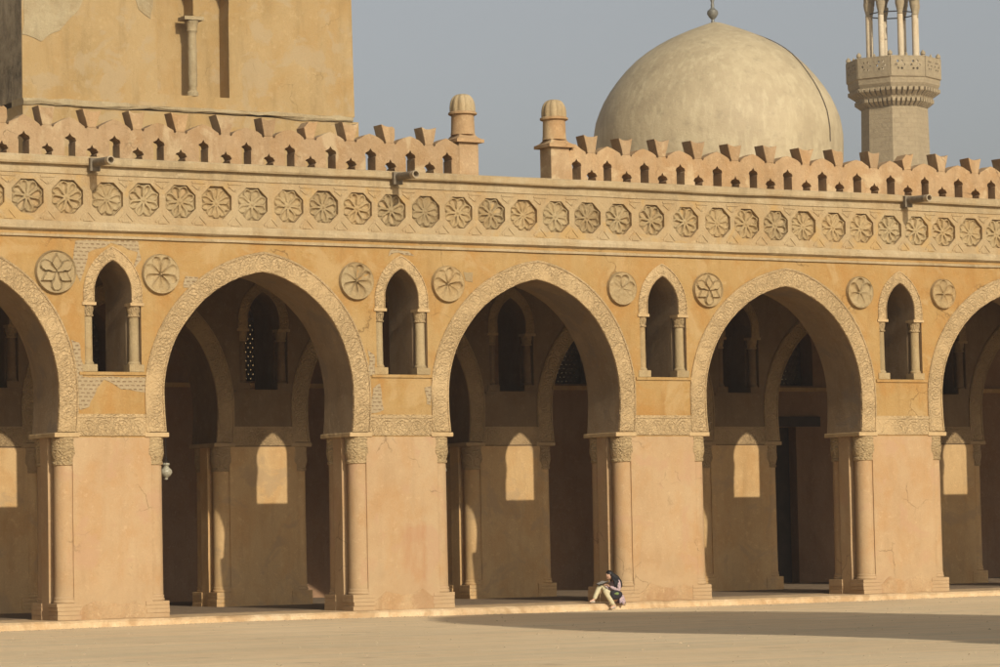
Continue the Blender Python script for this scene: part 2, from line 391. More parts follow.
def make_arcade(root, wallmat, piermat, orn, ornc, backmat, colmat):
    mb = MB(); mb.plate(wall_loops(True), 0, .30); w = mb.build('wall', wallmat, root)
    w.data.materials.append(backmat)      # soffits and other edge faces take the back material
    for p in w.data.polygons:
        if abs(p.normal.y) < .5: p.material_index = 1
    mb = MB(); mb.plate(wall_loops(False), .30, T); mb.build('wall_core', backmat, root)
    for n in NB:
        c = n * BAY; dl, dr = PX[n]; xl, xr = c + XL + dl, c + XR + dr
        nx, ny = .37, .49
        # pier core with notched corners
        loop = [(xl + nx, 0), (xr - nx, 0), (xr - nx, ny), (xr, ny), (xr, T - ny), (xr - nx, T - ny), (xr - nx, T), (xl + nx, T), (xl + nx, T - ny), (xl, T - ny), (xl, ny), (xl + nx, ny)]
        mb = MB(); m = len(loop)
        zs = [0, .3, .6, 1.2, 1.8, 2.4, 3.0, 3.6, ZI]
        v = []; F = []
        for z in zs:
            for k, (x, y) in enumerate(loop):
                w = max(0, (.55 - z)) * .03
                v.append((x + noise.noise(Vector((x, z * 1.2, k))) * .012, y + (-.0 if 0 < k < 11 else 0) + noise.noise(Vector((z, k * 2, x))) * .008, z))
        for j in range(len(zs) - 1):
            for k in range(m):
                l = (k + 1) % m; F.append((j * m + k, j * m + l, (j + 1) * m + l, (j + 1) * m + k))
        mb.add(v, F)
        pr = mb.build('pier', piermat, root)
        # four engaged corner columns
        for sx, sy in ((0, 0), (1, 0), (0, 1), (1, 1)):
            cx = (xl + .275) if sx == 0 else (xr - .275); cy = .245 if sy == 0 else T - .245
            mb = MB(); mb.lathe(cx, cy, [(.242, .50), (.238, 1.2), (.235, 2.2), (.232, 3.30)], 24)
            sh = mb.build('column', piermat, root)
            mb = MB(); mb.lathe(cx, cy, [(.235, 3.30), (.262, 3.31), (.265, 3.36), (.245, 3.385), (.262, 3.44), (.29, 3.55), (.285, 3.64), (.275, 3.76), (.28, 3.895)], 24, uv=True)
            mb.build('capital', ornc, sh)
            mb = MB(); o = .018
            bx0, bx1 = (xl - o, xl + .56) if sx == 0 else (xr - .56, xr + o); by0, by1 = (-o, .53) if sy == 0 else (T - .53, T + o)
            if sx == 0: bx1 = xl + nx + .16
            else: bx0 = xr - nx - .16
            for q, (za, zb2) in enumerate(((.002, .10), (.102, .19), (.192, .275), (.277, .36))):
                e = random.uniform(-.012, .012); mb.box(bx0 + e, bx1 + e * .5, by0 + random.uniform(-.008, .008), by1, za, zb2)
            mb.lathe(cx, cy, [(.262, .362), (.272, .39), (.262, .42), (.25, .43), (.258, .45), (.258, .47), (.242, .50)], 24)
            bs = mb.build('base', piermat, sh)
            md = bs.modifiers.new('bevel', 'BEVEL'); md.width = .026; md.segments = 3; md.limit_method = 'ANGLE'
        # impost slab under each arch foot
        for x0, x1 in ((xl - .05, xl + .52), (xr - .52, xr + .05)):
            mb = MB(); mb.box(x0, x1, -.035, T + .035, ZI, ZI + .10)
            q = mb.build('impost', orn, root); 
            md = q.modifiers.new('bevel', 'BEVEL'); md.width = .015; md.segments = 2
        # carved band joining the arch bands
        mb = MB(); a0 = arch_c(n - 1) + HW + .36; a1 = arch_c(n) - HW - .36
        st = 14
        v = []; uv = []
        for i in range(st + 1):
            x = a0 + (a1 - a0) * i / st
            for z in (ZI + .03, 4.40):
                v.append((x, -.022, z)); uv.append((x, z - ZI))
            v.append((x, .01, ZI + .03)); uv.append((x, 0)); v.append((x, .01, 4.40)); uv.append((x, .46))
        F = []
        for i in range(st):
            b = i * 4; F += [(b, b + 4, b + 5, b + 1), (b + 2, b + 6, b + 4, b), (b + 1, b + 5, b + 7, b + 3)]
        mb.add(v, F, uv); mb.build('carved_band', orn, root)
        # window: arch surround, colonnettes, sill
        wi = win_pts(c, .43, 6.78, 7.05, 7.72, 12); wo = win_pts(c, .69, 6.78, 6.98, 8.03, 12)
        mb = MB(); band(mb, wi, wo, -.03, .012); mb.build('window_surround', orn if n % 2 else orn, root)
        for sg in (-1, 1):
            cx = c + sg * .545; cy = .15
            mb = MB(); mb.lathe(cx, cy, [(.118, 5.54), (.112, 6.0), (.11, 6.50)], 16)
            k = mb.build('colonnette', colmat, root)
            mb = MB(); mb.lathe(cx, cy, [(.115, 6.50), (.14, 6.51), (.14, 6.54), (.12, 6.56), (.145, 6.66), (.15, 6.745)], 16); mb.build('capital', ornc, k)
            mb = MB(); mb.box(cx - .18, cx + .165, -.02, .29, 5.315, 5.47); mb.lathe(cx, cy, [(.14, 5.472), (.145, 5.50), (.118, 5.54)], 16); mb.build('base', colmat, k)
        mb = MB(); mb.box(c - .80, c + .80, -.035, .02, 5.24, 5.307); mb.build('sill', wallmat, root)
        for sg in (-1, 1):
            mb = MB(); a, b2 = sorted((c + sg * .40, c + sg * .72)); mb.box(a, b2, -.034, .305, 6.745, 6.81)
            mb.build('window_impost', orn, root)
    for n in range(-2, 5):
        mb = MB(); band(mb, arch_pts(n, 0, ZI + .12, jit=.012), arch_pts(n, .45, ZI + .12, jit=.01), -.045, .012, .95)
        mb.build('arch_band', orn, root)

def band(mb, inner, outer, y0, y1, inset=1):
    n = len(inner); v = []; uv = []; L = 0
    for i in range(n):
        a = Vector(inner[i]); b = Vector(outer[i])
        if i: L += ((Vector(inner[i - 1]) + Vector(outer[i - 1])) / 2 - (a + b) / 2).length
        w = (b - a).length; m1 = a + (b - a) * .10; m2 = a + (b - a) * .9
        for p, y, q in ((a, y1, -.01), (a + (b - a) * .012, y0, 0), (m1, y0 - .006, w * .1), (m1, y0 + .014, w * .1), ((a + b) / 2, y0 + .010, w / 2), (m2, y0 + .014, w * .9), (m2, y0 - .004, w * .9), (b, y0 + .008, w), (b, y1, w + .01)):
            v.append((p.x, y, p.y)); uv.append((L, q))
    k = 9; F = []
    for i in range(n - 1):
        for j in range(k - 1):
            a = i * k + j; F.append((a, a + k, a + k + 1, a + 1))
    F = [tuple(reversed(f)) for f in F]
    mb.add(v, F, uv)

# ------------------------------------------------------------------ front arcade
front = empty('front_arcade'); tag(front, 'sunlit ochre arcade of pointed arches on piers, topped by pierced parapet and merlons', 'arcade')
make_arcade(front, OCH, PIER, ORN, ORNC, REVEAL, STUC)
inner = empty('inner_arcade', (0, D2, 0)); tag(inner, 'shaded second row of arches and piers seen through the front arches', 'arcade')
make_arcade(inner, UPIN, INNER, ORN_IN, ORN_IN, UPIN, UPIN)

# entablature
mb = MB(); mb.box(X0, X1, .07, T, 8.181, 9.92); mb.build('upper_wall', FRZ, front)
ROS = [-1.95, -1.04, -0.11, 0.75, 1.62, 2.49, 3.37, 4.26, 5.14, 6.0, 6.87, 7.76, 8.62, 9.5, 10.37, 11.25, 12.12, 12.99, 13.92, 14.9, 15.83, 16.68, 17.54, 18.38, 19.29, 20.15, 21.02, 21.87, 22.73, 23.6, 24.45]
while ROS[0] > X0 + 1.4: ROS.insert(0, ROS[0] - .89)
while ROS[-1] < X1 - 1.4: ROS.append(ROS[-1] + .88)
ZR = 9.055
def octo(cx, cz, r): return [(cx + r * math.cos(PI / 8 + PI / 4 * k), cz + r * math.sin(PI / 8 + PI / 4 * k)) for k in range(8)]
mb = MB(); B = [(ROS[i] + ROS[i + 1]) / 2 for i in range(len(ROS) - 1)]; B = [X0] + B + [X1]
for i, cx in enumerate(ROS):
    cz = ZR + random.uniform(-.012, .012)
    mb.plate([[(B[i], 8.52), (B[i + 1], 8.52), (B[i + 1], 9.56), (B[i], 9.56)], octo(cx, cz, .392)], -.035, .069, back=False)
    # carved strips between the octagons
    bx = B[i + 1]
    for (xa, za, xb, zb) in ((-.17, 8.585, -.02, 8.75), (.02, 8.75, .17, 8.585), (-.10, 8.575, .10, 8.575), (-.17, 9.49, .17, 9.49), (-.15, 9.44, 0, 9.33), (0, 9.33, .15, 9.44)):
        if i % 5 == 3 and za > 9: continue
        w = .022; d = Vector((xb - xa, zb - za)).normalized(); nn = Vector((-d.y, d.x)) * w
        pts = [(bx + xa + nn.x, za + nn.y), (bx + xa - nn.x, za - nn.y), (bx + xb - nn.x, zb - nn.y), (bx + xb + nn.x, zb + nn.y)]
        mb.plate([pts], -.052, -.030, back=False)
mb.build('frieze', FRZ, front)

def relief(name, R, hf, ns=96, nr=22, shape=None):
    """round carved panel: height field over a disc (height towards the viewer, -y)"""
    v = [(0, -hf(0, 0), 0)]; F = []
    for j in range(1, nr + 1):
        for i in range(ns):
            a = 2 * PI * i / ns; r = j / nr
            rr = R * r * (shape(a) if shape else 1)
            v.append((rr * math.cos(a), -hf(r, a), rr * math.sin(a)))
    for i in range(ns): F.append((0, 1 + i, 1 + (i + 1) % ns))
    for j in range(nr - 1):
        for i in range(ns):
            a = 1 + j * ns + i; b = 1 + j * ns + (i + 1) % ns; F.append((a, a + ns, b + ns, b))
    mb = MB(); mb.add(v, F, None, True); return mb
def ss(a, b, x): t = min(1, max(0, (x - a) / (b - a))); return t * t * (3 - 2 * t)
def petals(n, depth, ph=0, rn=.10, ro=.93, var=0, seed=0):
    rnd = random.Random(seed); k = [1 + rnd.uniform(-var, var) for _ in range(n)]
    def h(r, a):
        t = (a - ph) / (2 * PI) * n; i = int(round(t)) % n; d = abs(t - round(t)) * 2
        # scooped leaf: narrow at the heart, rounded at its tip
        x = r * math.cos((t - round(t)) * 2 * PI / n); y = r * math.sin((t - round(t)) * 2 * PI / n)
        wmax = math.sin(PI / n) * .70 * .93; xt = ro - wmax
        w = wmax * min(1, max(0, (x - rn) / (xt - rn))) ** .8 if x < xt else math.sqrt(max(0, wmax ** 2 - (x - xt) ** 2))
        base = .0
        if w > 1e-4 and abs(y) < w and x > rn:
            q = 1 - (y / w) ** 2; base -= depth * k[i] * q ** .55
        return base
    return h
oct_shape = lambda a: .392 * math.cos(PI / 8) / .392 / math.cos(((a - PI / 8) % (PI / 4)) - PI / 8) if True else 1
def flower(n, depth, ph=0, var=0, seed=0):
    rnd = random.Random(seed); kk = [1 + rnd.uniform(-var, var) for _ in range(n)]; rc = .70; lr = rc * math.sin(PI / n) * 1.02
    def h(r, a):
        t = (a - ph) / (2 * PI) * n; i = int(round(t)) % n; d = (t - round(t)) * 2 * PI / n
        x, y = r * math.cos(d), r * math.sin(d)
        inside = lr - math.hypot(x - rc, y) if x > rc else lr * x / rc - abs(y) + .02
        b = -.05 * (1 - ss(-.03, .02, inside)) if r > .45 else 0
        x0, xm, x1 = .20, .66, .885; wm = lr * .66 * kk[i]
        w = wm * ((x - x0) / (xm - x0)) ** .9 if x0 < x < xm else (wm * math.sqrt(max(0, 1 - ((x - xm) / (x1 - xm)) ** 2)) if xm <= x < x1 else 0)
        if w > 1e-4 and abs(y) < w: b -= depth * kk[i] * (1 - (y / w) ** 2) ** .5
        return b
    return h
protos = []
for k in range(6):
    f = flower((8, 9, 8, 10, 8, 9)[k], (.070, .060, .05, .055, .07, .035)[k], (.2, .1, PI / 8, 0, .39, .3)[k], var=.3, seed=k)
    g = lambda r, a, f=f, k=k: f(r, a) + .012 * noise.noise(Vector((r * 4 * math.cos(a), r * 4 * math.sin(a), k * 9))) + (-.015 * ss(.95, .99, r)) + .024 * (1 - ss(.05, .11, r))
    protos.append(relief('rosette', .39, g, 120, 26, oct_shape))
ros_objs = {}
for i, cx in enumerate(ROS):
    k = (i * 5 + i // 3) % 6
    if k not in ros_objs: o = ros_objs[k] = protos[k].build('rosette', STUC, front, angle=60); fixn(o)
    else: o = ros_objs[k].copy(); COL.objects.link(o); o.parent = front
    o.location = (cx, .0, ZR); o.rotation_euler = (0, PI / 4 * (i % 8), 0)

# large medallions beside the small windows
def star(n3=3, depth=.05, ph=PI / 2):
    """six lobes, pointed and round in turn"""
    def h(r, a):
        s = (a - ph) / (2 * PI) * 6; i = int(round(s)) % 6; d = (s - round(s)) * 2 * PI / 6
        x = r * math.cos(d); y = abs(r * math.sin(d))
        if i % 2 == 0: w = .30 * max(0, 1 - max(0, (x - .42) / .52)) if x > .42 else .30 * x / .42
        else: w = math.sqrt(max(0, .29 ** 2 - (x - .64) ** 2)) if x > .44 else .10 + .22 * x
        q = ss(0, .045, w - y); lip = ss(.0, .03, w - y) * (1 - ss(.03, .08, w - y))
        return -.03 + q * depth * .4 + lip * depth * .55
    return h
MED = [(-1.33, 7.44, 's', .47), (1.12, 7.45, 8, .44), (5.93, 7.41, 8, .43), (8.3, 7.40, 8, .42), (13.03, 7.40, 'w', .40), (15.49, 7.42, 's', .42), (20.03, 7.46, 's2', .40), (22.64, 7.48, 's2', .38)]
for k, (x, z, kind, R) in enumerate(MED + [(27.3, 7.45, 8, .42), (29.6, 7.45, 8, .42), (-8.2, 7.45, 8, .42), (-6.0, 7.45, 's', .42)]):
    if kind == 's': f = star(depth=.10)
    elif kind == 's2':
        f0 = petals(6, .062, PI / 2, .08, .95, .5, k); f = lambda r, a, f0=f0: f0(r, a) + .01
    elif kind == 'w':
        f0 = petals(7, .055, .3, .05, .9, .6, 3)
        f = lambda r, a, f0=f0: f0(r, a) * (1.3 if -.7 < a < 2.2 or a > 5.6 else .18) + .012 * noise.noise(Vector((r * 5 * math.cos(a), r * 5 * math.sin(a), 3)))
    else: f = petals(kind, .060, .25 + k * .13, .04, .94, .4, k)
    def g(r, a, f=f, k=k):
        rim = .018 * ss(.93, .95, r) * (1 - ss(.985, 1., r)) - .07 * ss(.985, 1., r)
        return .062 + f(r / .93, a) * (1 if r < .93 else 0) + rim + .008 * noise.noise(Vector((r * 5 * math.cos(a), r * 5 * math.sin(a), k * 9)))
    mb = relief('medallion', R, g, 120, 30)
    o = mb.build('medallion', STUC, front, (x, -.02, z), angle=60); fixn(o)

# recessed seat for medallions is shallow; string courses and coping
def course(name, prof, mat, jit=.007, seed=1):
    mb = MB(); mb.bar(X0, X1, prof, .45, jit, seed); return mb.build(name, mat, front)
course('string_course', [(.02, 8.185), (-.055, 8.19), (-.06, 8.245), (.02, 8.25)], CORN, .006, 2)
course('cornice', [(.02, 8.30), (-.055, 8.335), (-.10, 8.36), (-.10, 8.44), (-.045, 8.53), (.02, 8.535)], CORN, .007, 3)
mb = MB(); mb.box(X0, X1, 0, .07, 8.182, 8.52); mb.build('fascia', OCH, front)
course('string_course', [(.02, 9.555), (-.06, 9.56), (-.06, 9.60), (.02, 9.615)], CORN, .006, 4)
mb = MB(); mb.box(X0, X1, -.02, .07, 9.58, 9.78); mb.build('fascia', CORN, front)
course('coping', [(.02, 9.745), (-.13, 9.755), (-.15, 9.79), (-.15, 9.90), (-.10, 9.935), (.7, 9.94), (.7, 9.75)], CORN, .009, 5)

# pierced parapet and merlons
TL = [-3.0, -1.99, -0.93, 0.11, 1.15, 2.23, 3.28, 4.35, 5.38, 6.4, 7.43, 8.40]
SL = [-2.49, -1.46, -0.42, 0.65, 1.68, 2.77, 3.83, 4.87, 5.89, 6.91, 7.93]
TR = [11.90, 12.76, 13.81, 14.84, 15.91, 16.97, 18.0, 19.05, 20.12, 21.16, 22.24, 23.31, 24.38]
SR = [12.32, 13.3, 14.32, 15.36, 16.44, 17.48, 18.56, 19.57, 20.65, 21.7, 22.79, 23.86]
while TL[0] > X0 + 2: TL.insert(0, TL[0] - 1.05); SL.insert(0, TL[0] + .52)
while TR[-1] < X1 - 1.5: TR.append(TR[-1] + 1.06); SR.append(TR[-1] - .53)
PY0, PY1 = .06, .44
def parapet(tl, sl, xa, xb):
    top = []
    for i, x in enumerate(tl):
        top.append((x + random.uniform(-.02, .02), 10.795 + random.uniform(-.025, .02)))
        if i < len(sl):
            s = sl[i]; j = lambda: random.uniform(-.012, .012)
            top += [(s - .37, 10.735 + j()), (s - .26, 10.68 + j()), (s - .17, 10.625 + j()), (s - .155, 10.575), (s - .12, 10.57), (s - .105, 10.60), (s + .105, 10.60), (s + .12, 10.57), (s + .155, 10.575), (s + .17, 10.625 + j()), (s + .26, 10.68 + j()), (s + .37, 10.735 + j())]
    outer = [(xa, 9.935), (xb, 9.935)] + [p for p in reversed(top + [(xb, 10.55)])]
    outer = [(xa, 9.935), (xb, 9.935), (xb, 10.60)] + list(reversed(top)) + [(xa, 10.60)]
    holes = []
    for x in tl:
        if x - .15 < xa or x + .15 > xb: continue
        k = random.uniform(.95, 1.1)
        holes.append([(x + a * k, z) for a, z in ((-.115, 9.95), (-.115, 10.26), (-.135, 10.29), (-.115, 10.35), (-.04, 10.39), (0, 10.455), (.04, 10.39), (.115, 10.35), (.135, 10.29), (.115, 10.26), (.115, 9.95))])
    for x in sl:
        holes.append([(x + a, z) for a, z in ((-.115, 9.95), (-.105, 10.02), (-.15, 10.06), (-.105, 10.13), (-.035, 10.155), (0, 10.225), (.035, 10.155), (.105, 10.13), (.15, 10.06), (.105, 10.02), (.115, 9.95))])
    mb = MB(); mb.plate([outer] + holes, PY0, PY1); mb.build('parapet', MERL, front)
parapet(TL, SL, X0, 8.73); parapet(TR, SR, 11.69, X1)
mprot = None
for i, s in enumerate(SL + SR):
    mb = MB()
    j = lambda: random.uniform(-.012, .012)
    w = random.uniform(.185, .225); h = random.uniform(.385, .425)
    top = [(w + j(), h + j()), (w * .45, h - .035 + j()), (0, h - .045 + j()), (-w * .45, h - .035 + j()), (-w + j(), h + .01 + j())]
    if i % 9 == 4: top = [(w * .55 + j(), h * .80), (w * .3, h * .93), (0, h - .045), (-w * .45, h - .035), (-w + j(), h + .01)]     # chipped corner
    if i % 13 == 7: top = [(w + j(), h + j()), (w * .4, h - .05), (-w * .1, h - .02), (-w * .5, h - .12), (-w * .72, h - .16)]
    mb.plate([[(-.10 + j() * .5, -.004), (.10 + j() * .5, -.004), (.13 + j(), .12)] + top + [(-.13 + j(), .12)]], PY0 - .004, PY1 + .004)
    o = mb.build('merlon', MERL, front, (s, 0, 10.605)); o.rotation_euler = (random.uniform(-.02, .02), random.uniform(-.02, .02), random.uniform(-.04, .04))
    md = o.modifiers.new('bevel', 'BEVEL'); md.width = .014; md.segments = 2

# the two posts with ribbed caps
for x0, x1 in ((8.71, 9.23), (11.20, 11.71)):
    cx = (x0 + x1) / 2; cy = .31; w = (x1 - x0) / 2
    mb = MB(); mb.box(cx - w, cx + w, cy - w, cy + w, 9.936, 10.70)
    p = mb.build('post', MERL, front); md = p.modifiers.new('bevel', 'BEVEL'); md.width = .015; md.segments = 2
    mb = MB(); e = .10
    mb.box(cx - w - e, cx + w + e, cy - w - e, cy + w + e, 10.702, 10.78)
    mb.lathe(cx, cy, [((w + .08) * 1.38, 10.782), ((w + .02) * 1.3, 10.83), (w * .98, 10.93), (w * .9, 11.0)], 4, False, PI / 4, True)
    mb.lathe(cx, cy, [(.285, 10.9), (.275, 11.0), (.265, 11.33), (.27, 11.36)], 24)
    mb.lathe(cx, cy, [(.30, 11.362), (.335, 11.38), (.335, 11.42), (.30, 11.44)], 24)
    nk = mb.build('collar', MERL, p)
    # melon cap
    v = []; F = []; ns, nr = 64, 16
    for jn in range(nr + 1):
        t = jn / nr; r = .30 * (math.cos(t * PI / 2) ** .62 if t < 1 else 0) * (1 + .05 * math.sin(t * PI)); z = 11.44 + .42 * math.sin(t * PI / 2) ** .95
        for i in range(ns):
            a = 2 * PI * i / ns; q = r * (1 - .13 * (1 - abs(math.sin(a * 5))) ** 1.5)
            v.append((cx + q * math.cos(a), cy + q * math.sin(a), z))
    for jn in range(nr):
        for i in range(ns):
            F.append((jn * ns + i, jn * ns + (i + 1) % ns, (jn + 1) * ns + (i + 1) % ns, (jn + 1) * ns + i))
    mb = MB(); mb.add(v, F, None, True); mb.build('ribbed_cap', CORN, p)

# water spouts
for x in (-.46, 6.96, 21.5):
    mb = MB(); mb.box(x - .13, x + .10, -.24, -.149, 9.62, 9.90); mb.tube([(x, -.10, 9.80), (x, -.90, 9.775)], [.092, .085], 14)
    sp = mb.build('water_spout', SPOUT, front)
    mb = MB(); n_ = 18; v = []; F = []
    for k in range(n_):
        a = 2 * PI * k / n_
        for rr, yy in ((.062, -.89), (.090, -.90), (.090, -1.04), (.066, -1.045), (.062, -.90)): v.append((x + rr * math.cos(a), yy, 9.772 + rr * math.sin(a)))
    for k in range(n_):
        for q in range(4): a, b = k * 5 + q, ((k + 1) % n_) * 5 + q; F.append((a, b, b + 1, a + 1))
    mb.add(v, F, None, True); mb.build('pipe', PIPE, sp)

# patches where the plaster is gone
def patch(pts, mat=BRICK, y=-.011, name='bare_brick_patch', amp=.05, sub=6):
    out = []
    for i in range(len(pts)):
        a, b = Vector(pts[i]), Vector(pts[(i + 1) % len(pts)])
        for k in range(sub):
            p = a.lerp(b, k / sub); q = Vector((p.x * 4, p.y * 4, 1.3))
            out.append((p.x + noise.noise(q) * amp, p.y + noise.noise(q + Vector((9, 9, 9))) * amp))
    mb = MB(); mb.plate([out], y, .004, back=False); return mb.build(name, mat, front)
patch([(-.85, 8.14), (.62, 8.14), (.66, 7.75), (.45, 7.48), (.60, 7.90), (0, 8.10), (-.55, 7.85), (-.75, 7.25), (-.95, 7.55)], y=-.008)
patch([(-.85, 5.20), (.82, 5.20), (.80, 4.86), (.2, 4.92), (-.2, 5.12), (-.42, 4.95), (-.55, 4.55), (-.80, 4.50)], y=-.010)
patch([(-.98, 6.0), (-.80, 5.95), (-.70, 5.45), (-.75, 5.15), (-.90, 5.15), (-.90, 5.5)])
patch([(1.72, 7.42), (2.02, 7.42), (1.95, 7.2), (1.68, 7.18)])
patch([(6.86, 8.14), (7.3, 8.14), (7.42, 8.02), (7.08, 8.09), (6.78, 8.02)])
patch([(6.30, 5.0), (6.52, 5.12), (6.58, 4.5), (6.28, 4.45)])
patch([(6.22, 5.85), (6.38, 5.75), (6.36, 5.25), (6.24, 5.3)])
patch([(7.68, 5.05), (7.83, 5.05), (7.80, 4.6), (7.70, 4.62)])
patch([(8.75, 7.7), (8.98, 7.68), (8.95, 7.45), (8.76, 7.5)], mat=STUC)
for n in range(0, 4):
    c = n * BAY    # crumbled, re-rendered foot of each pier
    pts = [(c - .85, .005), (c + .85, .005), (c + .82, .22), (c + .45, .36 + .1 * (n % 2)), (c - .1, .30), (c - .5, .42), (c - .84, .20)]
    patch(pts, mat=PLIN, y=-.012, name='repaired_plinth', amp=.06)

# ------------------------------------------------------------------ outer wall with grilles and door
outer = empty('outer_wall', (0, D3, 0)); tag(outer, 'dark rear wall of the covered aisles with pierced window grilles and a doorway', 'wall')
WX = [-10, -4.9, .5, 5.4, 10.35, 15.5, 20.45, 24.3, 28.3, 33.5]
loops = [[(X0, 0), (27.1, 0), (27.1, 4.66), (28.25, 4.66), (28.25, 0), (X1 + 8, 0), (X1 + 8, 8.7), (X0, 8.7)]]
for x in WX: loops.append(win_pts(x, .62, 5.90, 7.0, 7.9))
mb = MB(); mb.plate(loops, 0, 1.3); mb.build('wall', REAR, outer)
for x in WX:
    holes = []; fr = [(x - .66, 5.86), (x + .66, 5.86), (x + .66, 7.96), (x - .66, 7.96)]
    zz = 6.0; row = 0
    while zz < 7.8:
        xx = x - .56 + (.07 if row % 2 else 0)
        while xx < x + .57:
            if abs(xx - x) < .56 * (1 if zz < 7.0 else math.sqrt(max(0.02, 1 - ((zz - 7) / .95) ** 2))):
                holes.append([(xx + .023 * math.cos(k * PI / 3), zz + .023 * math.sin(k * PI / 3)) for k in range(6)])
            xx += .14
        zz += .121; row += 1
    mb = MB(); mb.plate([fr] + holes, .60, .64); mb.build('window_grille', GRILLE, outer)
mb = MB(); mb.box(27.12, 28.23, .35, .42, .01, 4.65)
for k in range(4): mb.box(27.2, 28.15, .32, .349, .3 + k * 1.05, .3 + k * 1.05 + .9)
mb.build('door', DOORM, outer)
mb = MB(); mb.box(26.9, 29.1, -.08, -.002, 4.67, 4.97); mb.build('lintel', DOORM, outer)
mb = MB(); mb.box(X0, X1, -.12, -.002, 5.72, 5.84); mb.build('ledge', INNER, outer)

roof = empty('aisle_roof', (0, 0, 8.2)); tag(roof, 'flat timber roof with dark beams spanning the shaded aisles behind the arches', 'roof')
mb = MB(); mb.box(X0, X1 + 8, T + .002, D3 + 1.3, .52, 1.0); mb.build('roof_deck', WOOD, roof)
x = X0 + .3
while x < X1 - 1:
    mb = MB(); mb.box(x, x + .22, T + .003, D3 - .003, .2, .519)
    if x > -8: mb.build('beam', WOOD, roof)
    x += 1.2
mb = MB(); mb.box(X0, X1, T + .001, T + .2, -.01, .3); mb.box(X0, X1, D2 - .01, D2 + T + .01, -.015, .199); mb.build('wall_plate', WOOD, roof)

# ------------------------------------------------------------------ ground
def sheet(name, x0, x1, y0, y1, z, nx, ny, mat, amp=0):
    v = []; F = []
    for j in range(ny + 1):
        for i in range(nx + 1):
            x = x0 + (x1 - x0) * i / nx; y = y0 + (y1 - y0) * j / ny
            v.append((x, y, z + amp * noise.noise(Vector((x * .15, y * .15, 0)))))
    for j in range(ny):
        for i in range(nx): a = j * (nx + 1) + i; F.append((a, a + 1, a + nx + 2, a + nx + 1))
    mb = MB(); mb.add(v, F, None, True); o = mb.build(name, mat); o['kind'] = 'structure'; return o
sheet('ground', -880, 880, -880, 880, -.34, 4, 4, GROUND)
sheet('courtyard_paving', -60, 60, -80, 1, -.15, 120, 80, GROUND, .03)
# raised aisle floor with a worn kerb edge
mb = MB(); n = 260; v = []; F = []
for i in range(n + 1):
    x = X0 + (X1 - X0) * i / n
    e = -.42 + .05 * noise.noise(Vector((x * 1.7, 0, 0))) + .03 * noise.noise(Vector((x * 6, 3, 0)))
    zt = -.004 + .012 * noise.noise(Vector((x * 2.2, 5, 0)))
    v += [(x, e - .06, -.2), (x, e - .02 + .02 * noise.noise(Vector((x * 5, 9, 0))), -.05 + .02 * noise.noise(Vector((x * 7, 2, 0)))), (x, e + .05, min(zt, -.001)), (x, -.06, 0), (x, D3 + 1.4, 0)]
for i in range(n):
    for k in range(4): a = i * 5 + k; F.append((a, a + 5, a + 6, a + 1))
mb.add(v, F, None, False); fl = mb.build('aisle_floor', FLOORM); fl['kind'] = 'structure'; fixn(fl)
BOUNCEM = simple('bounce_cut_dark', (.21, .145, .085), .95, 0, 3, .3)
mb = MB(); mb.box(X0, X1, T + .25, D3 - .3, .002, .012); fm = mb.build('floor_bounce_cut', BOUNCEM); fm['kind'] = 'structure'  # dark sheet added over the aisle floor to cut bounce light indoors
# loose gravel and chips gathered along the kerb and scattered over the court
GRV = simple('gravel', (.38, .28, .17), .95, 0, 6, .4)
mb = MB(); rg = random.Random(11)
for q in range(2600):
    x = rg.uniform(-6, 30)
    if q < 1500: y = -.5 - abs(rg.gauss(0, .28)); r = rg.uniform(.006, .024)
    else: x = rg.uniform(-22, 26); y = rg.uniform(-32, -1); r = rg.uniform(.008, .028)
    z = -.152 + .03 * noise.noise(Vector((x * .15, y * .15, 0)))
    a = rg.uniform(0, 6); k1, k2 = r * rg.uniform(.8, 1.5), r * rg.uniform(.6, 1)
    mb.add([(x + k1 * math.cos(a), y + k1 * math.sin(a), z), (x - k2 * math.sin(a), y + k2 * math.cos(a), z), (x - k1 * math.cos(a), y - k1 * math.sin(a), z), (x + k2 * math.sin(a), y - k2 * math.cos(a), z), (x, y, z + r * .9)], [(0, 1, 4), (1, 2, 4), (2, 3, 4), (3, 0, 4)])
gv = mb.build('gravel', GRV); tag(gv, 'loose gravel and plaster chips scattered along the foot of the arcade', 'gravel'); gv['kind'] = 'stuff'

# ------------------------------------------------------------------ hanging lamps
def make_lamp():
    r = empty('hanging_lamp')
    mb = MB(); prof = [(.02, -.02), (.075, -.03), (.085, -.06), (.05, -.10), (.07, -.13), (.125, -.18), (.135, -.24), (.10, -.30), (.05, -.335), (.03, -.36), (.045, -.385), (.0, -.40)]
    mb.lathe(0, 0, prof, 20, cap=False); mb.build('glass_bowl', GLASS, r)
    mb = MB(); mb.tube([(0, 0, .02), (0, 0, .55)], .008, 6)
    for k in range(3):
        a = k * 2.1; mb.tube([(.08 * math.cos(a), .08 * math.sin(a), -.05), (0, 0, .12)], .005, 5)
    mb.build('chain', IRON, r)
    mb = MB(); mb.tube([(0, 0, .55), (-.16, 0, .58), (-.30, 0, .58)], .014, 6); mb.build('hook', IRON, r)
    return r
lp = make_lamp()
LN = [('pale glass lamp hanging in full view beside the leftmost pier', (1.49, .62, 3.38)),
      ('small lamp half hidden behind the reddish stained pier, in the arch where the person sits', (7.1 + 1.30, .62, 3.38)),
      ('small lamp half hidden behind the pier just right of the seated person', (14.2 + 1.25, .62, 3.38))]
for i, (lb, loc) in enumerate(LN):
    o = lp if i == 0 else child_copy(lp, None)
    o.location = loc; tag(o, lb, 'lamp', 'glass lamps hanging in the arches')

